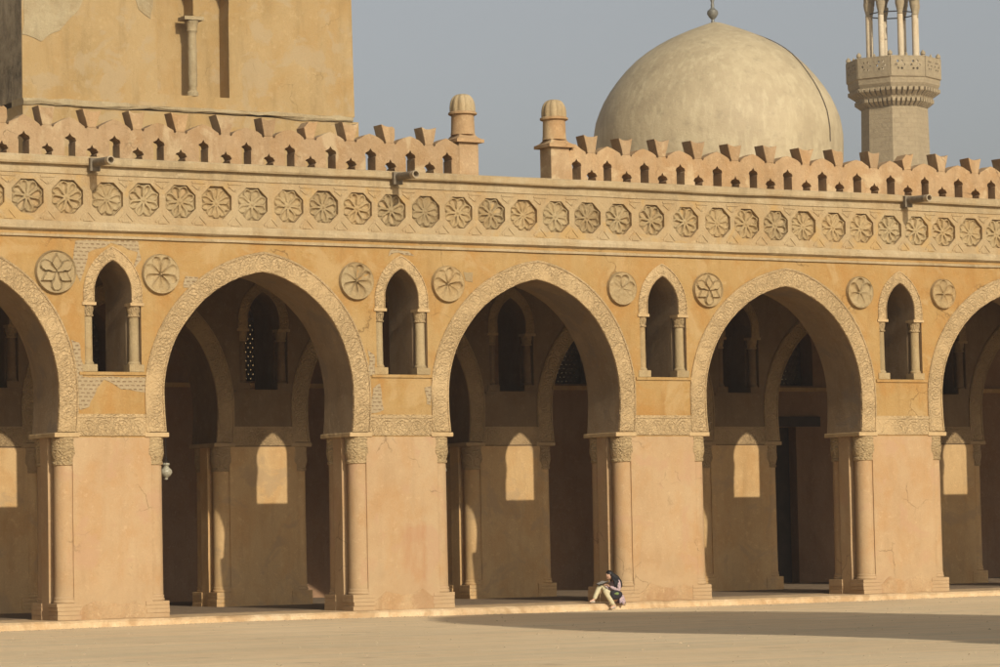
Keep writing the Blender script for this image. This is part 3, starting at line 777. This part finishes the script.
# ------------------------------------------------------------------ square tower behind, left
tw = empty('square_tower', (11.65, 34, 0)); tag(tw, 'massive square plastered tower with blind twin window rising behind the parapet', 'tower')
tx0, tx1 = 0, 12.35
def oval(cx, zs, za, hw, seg=12): return win_pts(cx, hw, zs, zs + .35, za, seg)
# recess for the twin blind window: from x 4.8 to 7.5
def tower_loops():
    out = [(tx0, 16.2), (tx1 - .02, 16.2), (tx1 - .18, 27), (tx0, 27)]
    return out
twin = [(4.85, 16.62), (4.85, 19.40)] + [p for p in win_pts(5.50, .70, 19.4, 19.9, 20.9)[1:-1]] + [(6.20, 19.4), (6.26, 19.4)] + win_pts(6.90, .64, 19.4, 19.9, 20.9)[1:-1] + [(7.52, 19.40), (7.52, 16.62)]
mb = MB(); mb.plate([tower_loops(), twin], 0, .75, back=False); mb.build('front_face', TOWER, tw)
mb = MB(); mb.box(.02, 12.1, .75, 12.3, 16.3, 27); mb.build('core', TOWER, tw)
mb = MB(); mb.box(-.004, .018, .752, 12.3, 16.205, 27); mb.box(-.006, -.001, .05, .75, 16.205, 27); mb.build('side_face', RUBBLE, tw)
mb = MB(); mb.box(-.02, 12.45, -.06, 12.4, 0, 16.02); mb.build('lower_stage', TOWER, tw)
mb = MB(); mb.bar(-.03, 12.2, [(.9, 16.0), (-.12, 16.03), (-.17, 16.08), (-.12, 16.20), (.9, 16.22)], .30, .055, 8); mb.build('ledge', TSTONE, tw)
mb = MB(); mb.lathe(6.22, .16, [(.20, 16.62), (.20, 16.75), (.14, 16.82), (.14, 16.95), (.165, 17.0), (.15, 18.7), (.15, 18.8), (.19, 18.86), (.17, 18.9), (.20, 19.10), (.24, 19.2)], 20); 
mb.box(5.86, 6.58, -.06, .5, 19.22, 19.34); mb.build('colonnette', TSTONE, tw)
def tpatch(pts, y=-.05):
    out = []
    for i in range(len(pts)):
        a, b = Vector(pts[i]), Vector(pts[(i + 1) % len(pts)])
        for k in range(8):
            p = a.lerp(b, k / 8); q = Vector((p.x * 1.5, p.y * 1.5, 1.3)); out.append((p.x + noise.noise(q) * .15, p.y + noise.noise(q + Vector((9, 9, 9))) * .15))
    mb = MB(); mb.plate([out], y, .01, back=False); mb.build('bare_masonry_patch', TSTONE, tw)
tpatch([(.04, 19.9), (.04, 18.3), (.6, 18.2), (1.3, 18.6), (1.9, 19.2), (2.3, 19.9)], -.02)
tpatch([(4.05, 19.9), (4.2, 19.5), (4.65, 19.2), (4.75, 19.6), (4.7, 19.95)], -.02)

# ------------------------------------------------------------------ dome behind, centre right
def at(px, py, depth):
    """unused at run time except for far buildings: point at a given distance on a sight line"""
    X = px - 500; Y = py - 333.5; cr, sr = math.cos(ROLL), math.sin(ROLL)
    a = X * cr + Y * sr; b = -X * sr + Y * cr
    return CAM + (F_ * FPX + R_ * a - U_ * b) * (depth / FPX)
CAM = Vector((-27.3819, -62.9889, 1.7409)); YAW, PITCH, ROLL, FPX = .5318883, .0620938, -.0189424, 3165.61
F_ = Vector((math.sin(YAW) * math.cos(PITCH), math.cos(YAW) * math.cos(PITCH), math.sin(PITCH)))
R_ = Vector((math.cos(YAW), -math.sin(YAW), 0)); U_ = R_.cross(F_)
dc = at(718.2, 152, 168); 
tomb = empty('domed_tomb', (dc.x, dc.y, 0)); tag(tomb, 'large smooth sand coloured dome rising behind the parapet right of the posts', 'dome')
R = 6.62
DP = [(0, 1.0), (.104, 1.0), (.18, .990), (.249, .977), (.33, .947), (.409, .911), (.49, .862), (.572, .802), (.655, .732), (.734, .651), (.80, .565), (.85, .487), (.898, .400), (.94, .310), (.98, .215), (1.015, .12), (1.04, .05), (1.05, .003)]
def dome_r(h):
    for (h0, r0), (h1, r1) in zip(DP, DP[1:]):
        if h <= h1: t = (h - h0) / (h1 - h0); return R * (r0 + (r1 - r0) * t)
    return .02
mb = MB(); prof = [(R * r, dc.z + R * h) for h, r in DP]
prof = [(R * .985, dc.z - 1.2), (R * .997, dc.z - .6)] + prof
mb.lathe(0, 0, prof, 96); mb.build('dome', DOME, tomb, angle=80)
mb = MB(); mb.lathe(0, 0, [(R + .1, dc.z - 5), (R + .1, dc.z - 1.5), (R + .3, dc.z - 1.45), (R + .3, dc.z - 1.2)], 48); mb.build('drum', DOME, tomb)
mb = MB(); mb.box(-8.5, 8.5, -8.5, 8.5, 0, dc.z - 5.01); mb.build('base', TMAS, tomb)
zt = prof[-1][1]
mb = MB(); mb.lathe(-.15, 0, [(.10, zt - .1), (.08, zt + .12), (.20, zt + .25), (.30, zt + .42), (.28, zt + .58), (.12, zt + .72), (.08, zt + .8), (.10, zt + .9), (.07, zt + 1.0), (.16, zt + 1.35), (.05, zt + 1.6), (.02, zt + 2.2)], 20); mb.build('finial', simple('finial_metal', (.16, .15, .12), .5, .3), tomb)
# thin cable lying on the dome's right flank
pts = []
for i in range(40):
    h = .96 * (1 - i / 39); off = math.radians(33 * (1 - (h / .96) ** 6)); az = -YAW - off; rr = dome_r(h) + .04
    pts.append((rr * math.cos(az), rr * math.sin(az), dc.z + R * h + .02))
mb = MB(); mb.tube(pts, .024, 6); mb.build('cable', simple('cable_brown', (.10, .075, .05), .8), tomb)

# ------------------------------------------------------------------ octagonal minaret, right
mc = at(895.5, 150, 207); zb = mc.z
mn = empty('octagonal_minaret', (mc.x, mc.y, 0)); tag(mn, 'carved octagonal stone minaret with balcony and open columned top', 'minaret')
K = 207 / FPX
def mz(py): return at(894, py + 3.5, 207).z
rot = PI / 8 - YAW + .20
mb = MB(); mb.lathe(0, 0, [(2.45, 0), (2.25, mz(170)), (2.17, mz(106))], 8, False, rot); mb.build('shaft', MINA, mn)
# muqarnas: two tiers of little corbels
mb = MB(); mb.lathe(0, 0, [(2.12, mz(106)), (2.35, mz(100)), (2.45, mz(99)), (2.7, mz(92)), (2.85, mz(88)), (3.0, mz(84)), (3.02, mz(79)), (3.08, mz(78))], 8, False, rot)
for (z0, z1, r0, r1, nper) in ((mz(104), mz(98), 2.22, 2.55, 6), (mz(95), mz(88), 2.5, 2.98, 6)):
    for s in range(8):
        a0, a1 = rot + s * PI / 4, rot + (s + 1) * PI / 4
        for k in range(nper):
            t = (k + .5) / nper
            def pt(r, tt): return Vector((r * (math.cos(a0) * (1 - tt) + math.cos(a1) * tt), r * (math.sin(a0) * (1 - tt) + math.sin(a1) * tt), 0))
            h = .32 / nper
            ps = []
            for tt in (t - h, t + h):
                a = pt(r0, tt); b = pt(r1 + .06, tt)
                ps += [(a.x, a.y, z0 - .12), (a.x, a.y, z1), (b.x, b.y, z1), (b.x, b.y, z1 - .22)]
            mb.add(ps, [(0, 1, 2, 3), (7, 6, 5, 4), (0, 3, 7, 4), (3, 2, 6, 7), (2, 1, 5, 6)])
mb.build('muqarnas', MINA, mn)
# balcony parapet: eight pierced panels
RB = 2.97
for s in range(8):
    a0, a1 = rot + s * PI / 4, rot + (s + 1) * PI / 4
    p0 = Vector((RB * math.cos(a0), RB * math.sin(a0), 0)); p1 = Vector((RB * math.cos(a1), RB * math.sin(a1), 0))
    w = (p1 - p0).length; z0, z1 = mz(78), mz(57.5)
    H = []
    for cx in (w * .27, w * .73):
        cz = z0 + (z1 - z0) * .55
        for k in range(6):
            a = k * PI / 3; H.append([(cx + .27 * math.cos(a) + .085 * math.cos(q * PI / 3), cz + .27 * math.sin(a) + .085 * math.sin(q * PI / 3)) for q in range(6)])
    mb = MB(); mb.plate([[(0, z0), (w, z0), (w, z1), (0, z1)]] + H, 0, .14)
    o = mb.build('balcony_panel', MINA, mn); o.location = (p1.x, p1.y, 0); d = p0 - p1; o.rotation_euler.z = math.atan2(d.y, d.x)
    mb = MB(); mb.lathe(p0.x * .985, p0.y * .985, [(.12, z0), (.12, z1 + .05), (.17, z1 + .1), (.15, z1 + .25), (.03, z1 + .38)], 8); mb.build('balcony_post', MINA, mn)
    m_ = (p0 + p1) / 2 * .985; mb = MB(); mb.lathe(m_.x, m_.y, [(.07, z1), (.09, z1 + .1), (.02, z1 + .22)], 6); mb.build('balcony_knob', MINA, mn)
mb = MB(); mb.lathe(0, 0, [(3.0, mz(79)), (3.0, mz(77)), (.3, mz(77))], 8, False, rot); mb.build('balcony_floor', MINA, mn)
# open pavilion of eight columns
LT = plaster('minaret_column', (.46, .37, .24), (.52, .42, .28), (.56, .46, .31), bstr=.3)
for s in range(8):
    a = rot + PI / 8 + s * PI / 4; x, y = 1.62 * math.cos(a), 1.62 * math.sin(a)
    mb = MB(); mb.lathe(x, y, [(.26, mz(77)), (.26, mz(72)), (.195, mz(71)), (.185, mz(14)), (.185, mz(13))], 12); cl = mb.build('column', LT, mn)
    mb = MB(); mb.lathe(x, y, [(.15, mz(13)), (.20, mz(12.5)), (.17, mz(11)), (.26, mz(5)), (.30, mz(2)), (.30, mz(-1))], 12); mb.build('capital', MINA, cl)
    b_ = rot + PI / 8 + (s + 1) * PI / 4; x2, y2 = 1.62 * math.cos(b_), 1.62 * math.sin(b_)
    mb = MB(); mb.tube([(x, y, mz(10)), (x2, y2, mz(10))], .04, 6); mb.build('tie_bar', IRON, mn)
    w = math.hypot(x2 - x, y2 - y); za = mz(-1); 
    ho = win_pts(w / 2, w / 2 - .20, za - .01, za + .1, za + .85)
    mb = MB(); mb.plate([[(0, za)] + ho + [(w, za), (w, za + 2.2), (0, za + 2.2)]], -.28, .28); o = mb.build('arch_panel', MINA, mn)
    o.location = (x2, y2, 0); o.rotation_euler.z = math.atan2(y - y2, x - x2)
mb = MB(); mb.lathe(0, 0, [(1.95, mz(-1) + 2.2), (2.0, mz(-1) + 2.7), (1.7, mz(-1) + 2.8), (1.9, mz(-1) + 3.6), (1.6, mz(-1) + 4.6), (.6, mz(-1) + 5.6), (.05, mz(-1) + 6.5)], 24); mb.build('top_dome', MINA, mn)

# ------------------------------------------------------------------ domed fountain house in the middle of the court (right of the frame)
fx, fy = 7.9, -45.2
fh = empty('fountain_house', (fx, fy, 0)); tag(fh, 'domed stone fountain house standing in the middle of the courtyard', 'pavilion')
mb = MB()
lo = [(-4.1, -.15), (-1.6, -.15)] + win_pts(0, 1.6, -.15, 3.6, 5.6)[1:-1] + [(1.6, -.15), (4.1, -.15), (4.1, 8.2), (-4.1, 8.2)]
for k in range(4):
    mb2 = MB(); mb2.plate([lo], -4.1, -3.2); o = mb2.build('wall', OCH, fh); o.rotation_euler.z = k * PI / 2
mb = MB(); mb.box(-4.25, 4.25, -4.25, 4.25, 8.202, 8.6); mb.build('cornice', CORN, fh)
mb = MB(); mb.lathe(0, 0, [(4.3, 8.602), (4.3, 12.6), (4.5, 12.65), (4.5, 12.95)], 8, False, PI / 8); mb.build('drum', OCH, fh)
mb = MB(); mb.lathe(0, 0, [(4.0, 12.95), (4.35, 13.8), (4.7, 15.2), (4.8, 16.2)] + [(4.8 * math.cos(t * PI / 40), 16.2 + 5.0 * math.sin(t * PI / 40)) for t in range(1, 20)] + [(.02, 21.25)], 48); mb.build('dome', DOME, fh)

# ------------------------------------------------------------------ seated person
SKIN = simple('skin', (.52, .31, .20), .5, 0, 20, .08); HAIR = simple('black_hair', (.012, .010, .010), .45, 0, 60, .3)
CREAM = simple('cream_trousers', (.50, .43, .26), .85, 0, 14, .12)
def patterned():
    m, nt, b = new_mat('patterned_tunic', .85); vo = N(nt, 'ShaderNodeTexVoronoi'); vo.inputs['Scale'].default_value = 26
    nt.links.new(gpos(nt), vo.inputs['Vector'])
    nt.links.new(ramp(nt, vo.outputs[0], [(.2, (.34, .24, .25)), (.45, (.50, .36, .33)), (.7, (.22, .17, .21))]), b.inputs['Base Color']); return m
TUNIC = patterned(); SHOE = simple('shoe', (.36, .29, .22), .7); BLACK = simple('black_cloth', (.02, .018, .02), .8); GREEN = simple('green_cloth', (.16, .21, .07), .8)
per = empty('person', (12.42, -.36, 0)); tag(per, 'person with long black hair, patterned tunic and cream trousers, sitting against the pier reading', 'person')
def skin(name, verts, edges, radii, mat, parent, lv=2, root=0):
    me = bpy.data.meshes.new(name); me.from_pydata([Vector(v) for v in verts], edges, [])
    o = bpy.data.objects.new(name, me); COL.objects.link(o); o.parent = parent
    md = o.modifiers.new('skin', 'SKIN')
    if not me.skin_vertices: me.skin_vertices.new()
    for i, r in enumerate(radii):
        sv = me.skin_vertices[0].data[i]; r = r if isinstance(r, tuple) else (r, r); sv.radius = r; sv.use_root = (i == root)
    s = o.modifiers.new('sub', 'SUBSURF'); s.levels = lv; s.render_levels = lv
    dg = bpy.context.evaluated_depsgraph_get(); me2 = bpy.data.meshes.new_from_object(o.evaluated_get(dg))
    o.modifiers.clear(); o.data = me2; me2.name = name
    for p in me2.polygons: p.use_smooth = True
    me2.materials.clear(); me2.materials.append(mat); return o
# local coords: x back, -x the way she faces, -y towards the court
J = dict(pel=(0.02, 0, .12), wai=(.05, 0, .25), che=(.06, 0, .43), nek=(.03, 0, .57), hea=(-.04, 0, .605), cro=(-.07, .0, .74),
         shL=(.05, -.145, .52), elL=(.03, -.20, .29), wrL=(-.19, -.12, .41), haL=(-.25, -.09, .44),
         shR=(.05, .145, .52), elR=(-.03, .19, .31), wrR=(-.20, .07, .41), haR=(-.26, .04, .44),
         hiL=(.0, -.09, .10), knL=(-.36, -.13, .33), anL=(-.15, -.24, -.06), toL=(-.27, -.27, -.12),
         hiR=(.0, .09, .10), knR=(-.34, .06, .46), anR=(-.55, .05, .09), toR=(-.68, .04, .035))
def sk(name, keys, edges, radii, mat, **kw):
    idx = {k: i for i, k in enumerate(keys)}
    return skin(name, [J[k] for k in keys], [(idx[a], idx[b]) for a, b in edges], radii, mat, per, **kw)
ks = ['pel', 'wai', 'che', 'nek', 'hea', 'shL', 'elL', 'wrL', 'shR', 'elR', 'wrR', 'hiL', 'knL', 'anL', 'toL', 'hiR', 'knR', 'anR', 'toR']
body = sk('body', ks, [('pel', 'wai'), ('wai', 'che'), ('che', 'nek'), ('nek', 'hea'), ('che', 'shL'), ('shL', 'elL'), ('elL', 'wrL'), ('che', 'shR'), ('shR', 'elR'), ('elR', 'wrR'),
    ('pel', 'hiL'), ('hiL', 'knL'), ('knL', 'anL'), ('anL', 'toL'), ('pel', 'hiR'), ('hiR', 'knR'), ('knR', 'anR'), ('anR', 'toR')],
    [.11, .09, .10, .045, .045, .05, .036, .024, .05, .036, .024, .075, .05, .032, .03, .075, .05, .032, .03], SKIN)
sk('tunic', ['pel', 'wai', 'che', 'shL', 'elL', 'wrL', 'shR', 'elR', 'wrR', 'hiL', 'hiR'], [('pel', 'wai'), ('wai', 'che'), ('che', 'shL'), ('shL', 'elL'), ('elL', 'wrL'), ('che', 'shR'), ('shR', 'elR'), ('elR', 'wrR'), ('pel', 'hiL'), ('pel', 'hiR')],
   [.15, .125, .125, .068, .056, .040, .068, .056, .040, .115, .115], TUNIC)
J['thL'] = (-.10, -.11, .17); J['thR'] = (-.10, .08, .20)
J['tl2'] = (-.20, -.13, .14)
# tunic skirt hanging over the lap and down by the hip
mb = MB(); v = []; F = []
prof_s = [((.14, .02), .30), ((.0, -.24), .22), ((-.16, -.245), .26), ((.18, -.22), .05), ((.05, -.29), -.02), ((-.08, -.26), .10)]
for i in range(13):
    a = -PI * .55 + i / 12 * PI * .95
    for k, (rr, zz) in enumerate(((.13, .24), (.19, .16), (.22, .06), (.23, -.02))):
        v.append((.05 + rr * 1.05 * math.cos(a + PI) * -1, -abs(rr) * .0 + rr * math.sin(a) * 1.05, zz + .015 * math.sin(i * 2.3) * k))
for i in range(12):
    for k in range(3): a = i * 4 + k; F.append((a, a + 4, a + 5, a + 1))
mb.add(v, F, None, True); sko = mb.build('skirt', TUNIC, per)
sm = sko.modifiers.new('s', 'SOLIDIFY'); sm.thickness = .012
for sd, y0 in (('L', -1), ('R', 1)):
    sk('trouser_leg', ['hi' + sd, 'kn' + sd, 'an' + sd], [('hi' + sd, 'kn' + sd), ('kn' + sd, 'an' + sd)], [.098, .072, .056], CREAM)
    a, t = Vector(J['an' + sd]), Vector(J['to' + sd])
    heel = a + Vector((.03, 0, -.045)); skin('shoe', [heel, a * .5 + t * .5 + Vector((0, 0, -.02)), t], [(0, 1), (1, 2)], [(.042, .04), (.042, .034), (.036, .022)], SHOE, per)
# head
def head():
    hc = Vector((-.110, 0, .672)); bm = bmesh.new(); bmesh.ops.create_uvsphere(bm, u_segments=32, v_segments=24, radius=1)
    for vv in bm.verts:
        x, y, z = vv.co
        fx_ = x * .092; fy_ = y * .074; fz_ = z * .112
        if x < 0 and z < -.2: fx_ *= 1 - .12 * (-z - .2); fy_ *= 1 - .35 * (-z - .2)
        if x > 0 and z < -.1: fx_ *= 1 - .45 * (-z - .1)
        fx_ -= .026 * math.exp(-((y / .16) ** 2 + ((z + .12) / .20) ** 2)) if x < -.6 else 0      # nose
        fx_ += .010 * (math.exp(-(((y - .38) / .17) ** 2 + ((z - .08) / .12) ** 2)) + math.exp(-(((y + .38) / .17) ** 2 + ((z - .08) / .12) ** 2))) if x < -.5 else 0
        fx_ -= .007 * math.exp(-((y / .25) ** 2 + ((z + .45) / .08) ** 2)) if x < -.4 else 0
        vv.co = (fx_, fy_, fz_)
    bmesh.ops.rotate(bm, verts=bm.verts, cent=(0, 0, 0), matrix=Matrix.Rotation(math.radians(-42), 3, 'Y'))
    me = bpy.data.meshes.new('head'); bm.to_mesh(me); bm.free()
    for p in me.polygons: p.use_smooth = True
    me.materials.append(SKIN); o = bpy.data.objects.new('head', me); COL.objects.link(o); o.parent = per; o.location = hc
    for sg in (-1, 1):
        mb = MB(); mb.lathe(0, 0, [(.0, -.007), (.011, -.003), (.011, .003), (0, .007)], 10, cap=False); e = mb.build('eye', BLACK, o); e.location = (-.062, sg * .03, -.035)
        mb = MB(); mb.lathe(0, 0, [(.0, -.028), (.012, -.015), (.014, .01), (0, .026)], 10, cap=False, sx=1, sy=.5); e = mb.build('ear', SKIN, o); e.location = (.012, sg * .076, -.012)
    return o
hd = head()
# hair: cap plus long fall over the back and near shoulder
bm = bmesh.new(); bmesh.ops.create_uvsphere(bm, u_segments=32, v_segments=20, radius=1)
kill = [vv for vv in bm.verts if (vv.co.x < -.45 and vv.co.z < .45) or (vv.co.z < -.5)]
bmesh.ops.delete(bm, geom=kill, context='VERTS')
for vv in bm.verts:
    x, y, z = vv.co; q = 1 + .05 * noise.noise(Vector((x * 3, y * 9, z * 2))); vv.co = (x * .108 * q + .01, y * .09 * q, z * .126 * q)
bmesh.ops.rotate(bm, verts=bm.verts, cent=(0, 0, 0), matrix=Matrix.Rotation(math.radians(-30), 3, 'Y'))
me = bpy.data.meshes.new('hair'); bm.to_mesh(me); bm.free(); me.materials.append(HAIR)
for p in me.polygons: p.use_smooth = True
hair = bpy.data.objects.new('hair', me); COL.objects.link(hair); hair.parent = per; hair.location = (-.103, 0, .680)
hm = hair.modifiers.new('s', 'SOLIDIFY'); hm.thickness = .014
for k in range(16):
    t = k / 15; a = PI * (-.62 + 1.24 * t)
    sx_, sy_ = -.095 + .085 * math.cos(a), .082 * math.sin(a)
    ex, ey = .06 + .09 * math.cos(a) + random.uniform(-.02, .02), .11 * math.sin(a) + random.uniform(-.015, .015)
    mb = MB(); mb.tube([(sx_, sy_, .71), (sx_ * .5 + ex * .5 + .02, (sy_ + ey) * .5, .63), (ex, ey * 1.1, .52), (ex + .015, ey * 1.15, .42), (ex + .0, ey * 1.15, .32 + random.uniform(-.05, .04))], [.028, .034, .034, .03, .008], 8); mb.build('hair_lock', HAIR, per)
for k in range(6):      # hair falling forward over the near shoulder
    t = k / 5; x0 = -.10 + .09 * t
    mb = MB(); mb.tube([(x0, -.078, .69), (x0 + .01, -.115, .60), (x0 + .04, -.165, .52), (x0 + .03, -.175, .43), (x0 + .02, -.165, .36 + random.uniform(-.03, .03))], [.022, .028, .030, .024, .006], 8); mb.build('hair_lock', HAIR, per)
# hands with fingers
for sd, sg in (('L', -1), ('R', 1)):
    w = Vector(J['wr' + sd]); h = Vector(J['ha' + sd]); d = (h - w).normalized(); side = Vector((0, -sg, 0)); up = Vector((.2, 0, .98))
    V = [w, w + d * .035, w + d * .075]; E_ = [(0, 1), (1, 2)]; Rr = [.022, (.034, .016), (.036, .015)]
    for k in range(4):
        o = side * (-.026 + .0175 * k) ; L = (.062, .072, .068, .052)[k]; b0 = w + d * .078 + o
        i0 = len(V); V += [b0, b0 + d * L * .5 + up * .006, b0 + d * L - up * .012]; E_ += [(2, i0), (i0, i0 + 1), (i0 + 1, i0 + 2)]; Rr += [.0095, .009, .007]
    i0 = len(V); V += [w + d * .03 - side * .03, w + d * .06 - side * .045 + up * .01, w + d * .085 - side * .04 + up * .02]; E_ += [(1, i0), (i0, i0 + 1), (i0 + 1, i0 + 2)]; Rr += [.012, .010, .008]
    skin('hand', V, E_, Rr, SKIN, per, lv=1)
bk = empty('book', (12.42 - .31, -.36 - .02, .455)); tag(bk, 'small dark open book held by the seated person', 'book')
for sg in (-1, 1):
    mb = MB(); mb.box(-.10, .10, min(0, sg * .13), max(0, sg * .13), -.008, .004); o = mb.build('cover', BLACK, bk); o.rotation_euler = (sg * .25, -.35, 0)
    mb = MB(); mb.box(-.092, .092, min(sg * .002, sg * .122), max(sg * .002, sg * .122), .005, .012); o = mb.build('pages', simple('paper', (.22, .20, .17), .8), bk); o.rotation_euler = (sg * .25, -.35, 0)
per.scale = (.95, .95, .95)
bg = empty('shoulder_bag', (12.42 - .06, -.36 - .205, .19)); tag(bg, 'black and green cloth bag resting on the lap of the seated person', 'bag')
bm = bmesh.new(); bmesh.ops.create_cube(bm, size=1); bmesh.ops.subdivide_edges(bm, edges=bm.edges, cuts=4, use_grid_fill=True)
for vv in bm.verts:
    c = vv.co; L = c.normalized() * .5; q = c.lerp(L, .8); vv.co = (q.x * .33 * (1 + .25 * q.z), q.y * .14, q.z * .22 * (1 - .5 * q.x))
me = bpy.data.meshes.new('bag_body'); bm.to_mesh(me); bm.free(); me.materials.append(BLACK)
for p in me.polygons: p.use_smooth = True
o = bpy.data.objects.new('bag_body', me); COL.objects.link(o); o.parent = bg
bm = bmesh.new(); bmesh.ops.create_uvsphere(bm, u_segments=16, v_segments=10, radius=1)
for vv in bm.verts: vv.co = (vv.co.x * .065 - .03, vv.co.y * .02 - .062, vv.co.z * .032 * (1 + .4 * vv.co.x) + .03)
me = bpy.data.meshes.new('pocket'); bm.to_mesh(me); bm.free(); me.materials.append(GREEN)
for p in me.polygons: p.use_smooth = True
o = bpy.data.objects.new('pocket', me); COL.objects.link(o); o.parent = bg

# ------------------------------------------------------------------ dusty air
hm_ = bpy.data.materials.new('dusty_air'); hm_.use_nodes = True; ht = hm_.node_tree
for n_ in list(ht.nodes):
    if n_.type == 'BSDF_PRINCIPLED': ht.nodes.remove(n_)
pv_ = ht.nodes.new('ShaderNodeVolumePrincipled'); pv_.inputs['Color'].default_value = (.92, .88, .82, 1); pv_.inputs['Density'].default_value = HAZE; pv_.inputs['Anisotropy'].default_value = .2
ht.links.new(pv_.outputs[0], [n_ for n_ in ht.nodes if n_.type == 'OUTPUT_MATERIAL'][0].inputs['Volume'])
mb = MB(); mb.box(-900, 900, -900, 900, -1.4, 46); hz = mb.build('haze', hm_); hz['kind'] = 'stuff'

# ------------------------------------------------------------------ light, sky, camera
EL = math.atan(.490); AZT = math.radians(1.6)      # light travels towards +y, a touch to +x
sun = bpy.data.lights.new('sun', 'SUN'); so = bpy.data.objects.new('sun', sun); COL.objects.link(so)
d = Vector((math.sin(AZT) * math.cos(EL), math.cos(AZT) * math.cos(EL), -math.sin(EL)))
so.rotation_euler = d.to_track_quat('-Z', 'Y').to_euler(); sun.energy = 3.45; sun.angle = math.radians(.53); sun.color = (1, .93, .80)
W = bpy.data.worlds.new('World'); S.world = W; W.use_nodes = True; nt = W.node_tree
sky = nt.nodes.new('ShaderNodeTexSky'); sky.sky_type = 'NISHITA'; sky.sun_disc = False
sky.sun_elevation = EL; sky.sun_rotation = math.atan2(-d.x, -d.y)
sky.altitude = 50; sky.air_density = 1.0; sky.dust_density = 3.5; sky.ozone_density = 1.0
hs = nt.nodes.new('ShaderNodeHueSaturation'); hs.inputs['Saturation'].default_value = .30
bgn = nt.nodes['Background']; nt.links.new(sky.outputs[0], hs.inputs['Color']); nt.links.new(hs.outputs[0], bgn.inputs[0]); bgn.inputs[1].default_value = .082
cd = bpy.data.cameras.new('camera'); cam = bpy.data.objects.new('camera', cd); COL.objects.link(cam); S.camera = cam
cd.sensor_width = 36; cd.lens = FPX / 1000 * 36; cd.clip_end = 5000; cd.clip_start = .5
cr, sr = math.cos(ROLL), math.sin(ROLL)
ix = R_ * cr + U_ * sr
iu = U_ * cr - R_ * sr
m = Matrix((( ix.x, iu.x, -F_.x, CAM.x), (ix.y, iu.y, -F_.y, CAM.y), (ix.z, iu.z, -F_.z, CAM.z), (0, 0, 0, 1)))
cam.matrix_world = m
S.view_settings.view_transform = 'Standard'; S.view_settings.look = 'None'; S.view_settings.gamma = 1; S.view_settings.exposure = .18
S.cycles.max_bounces = 8; S.cycles.diffuse_bounces = 5
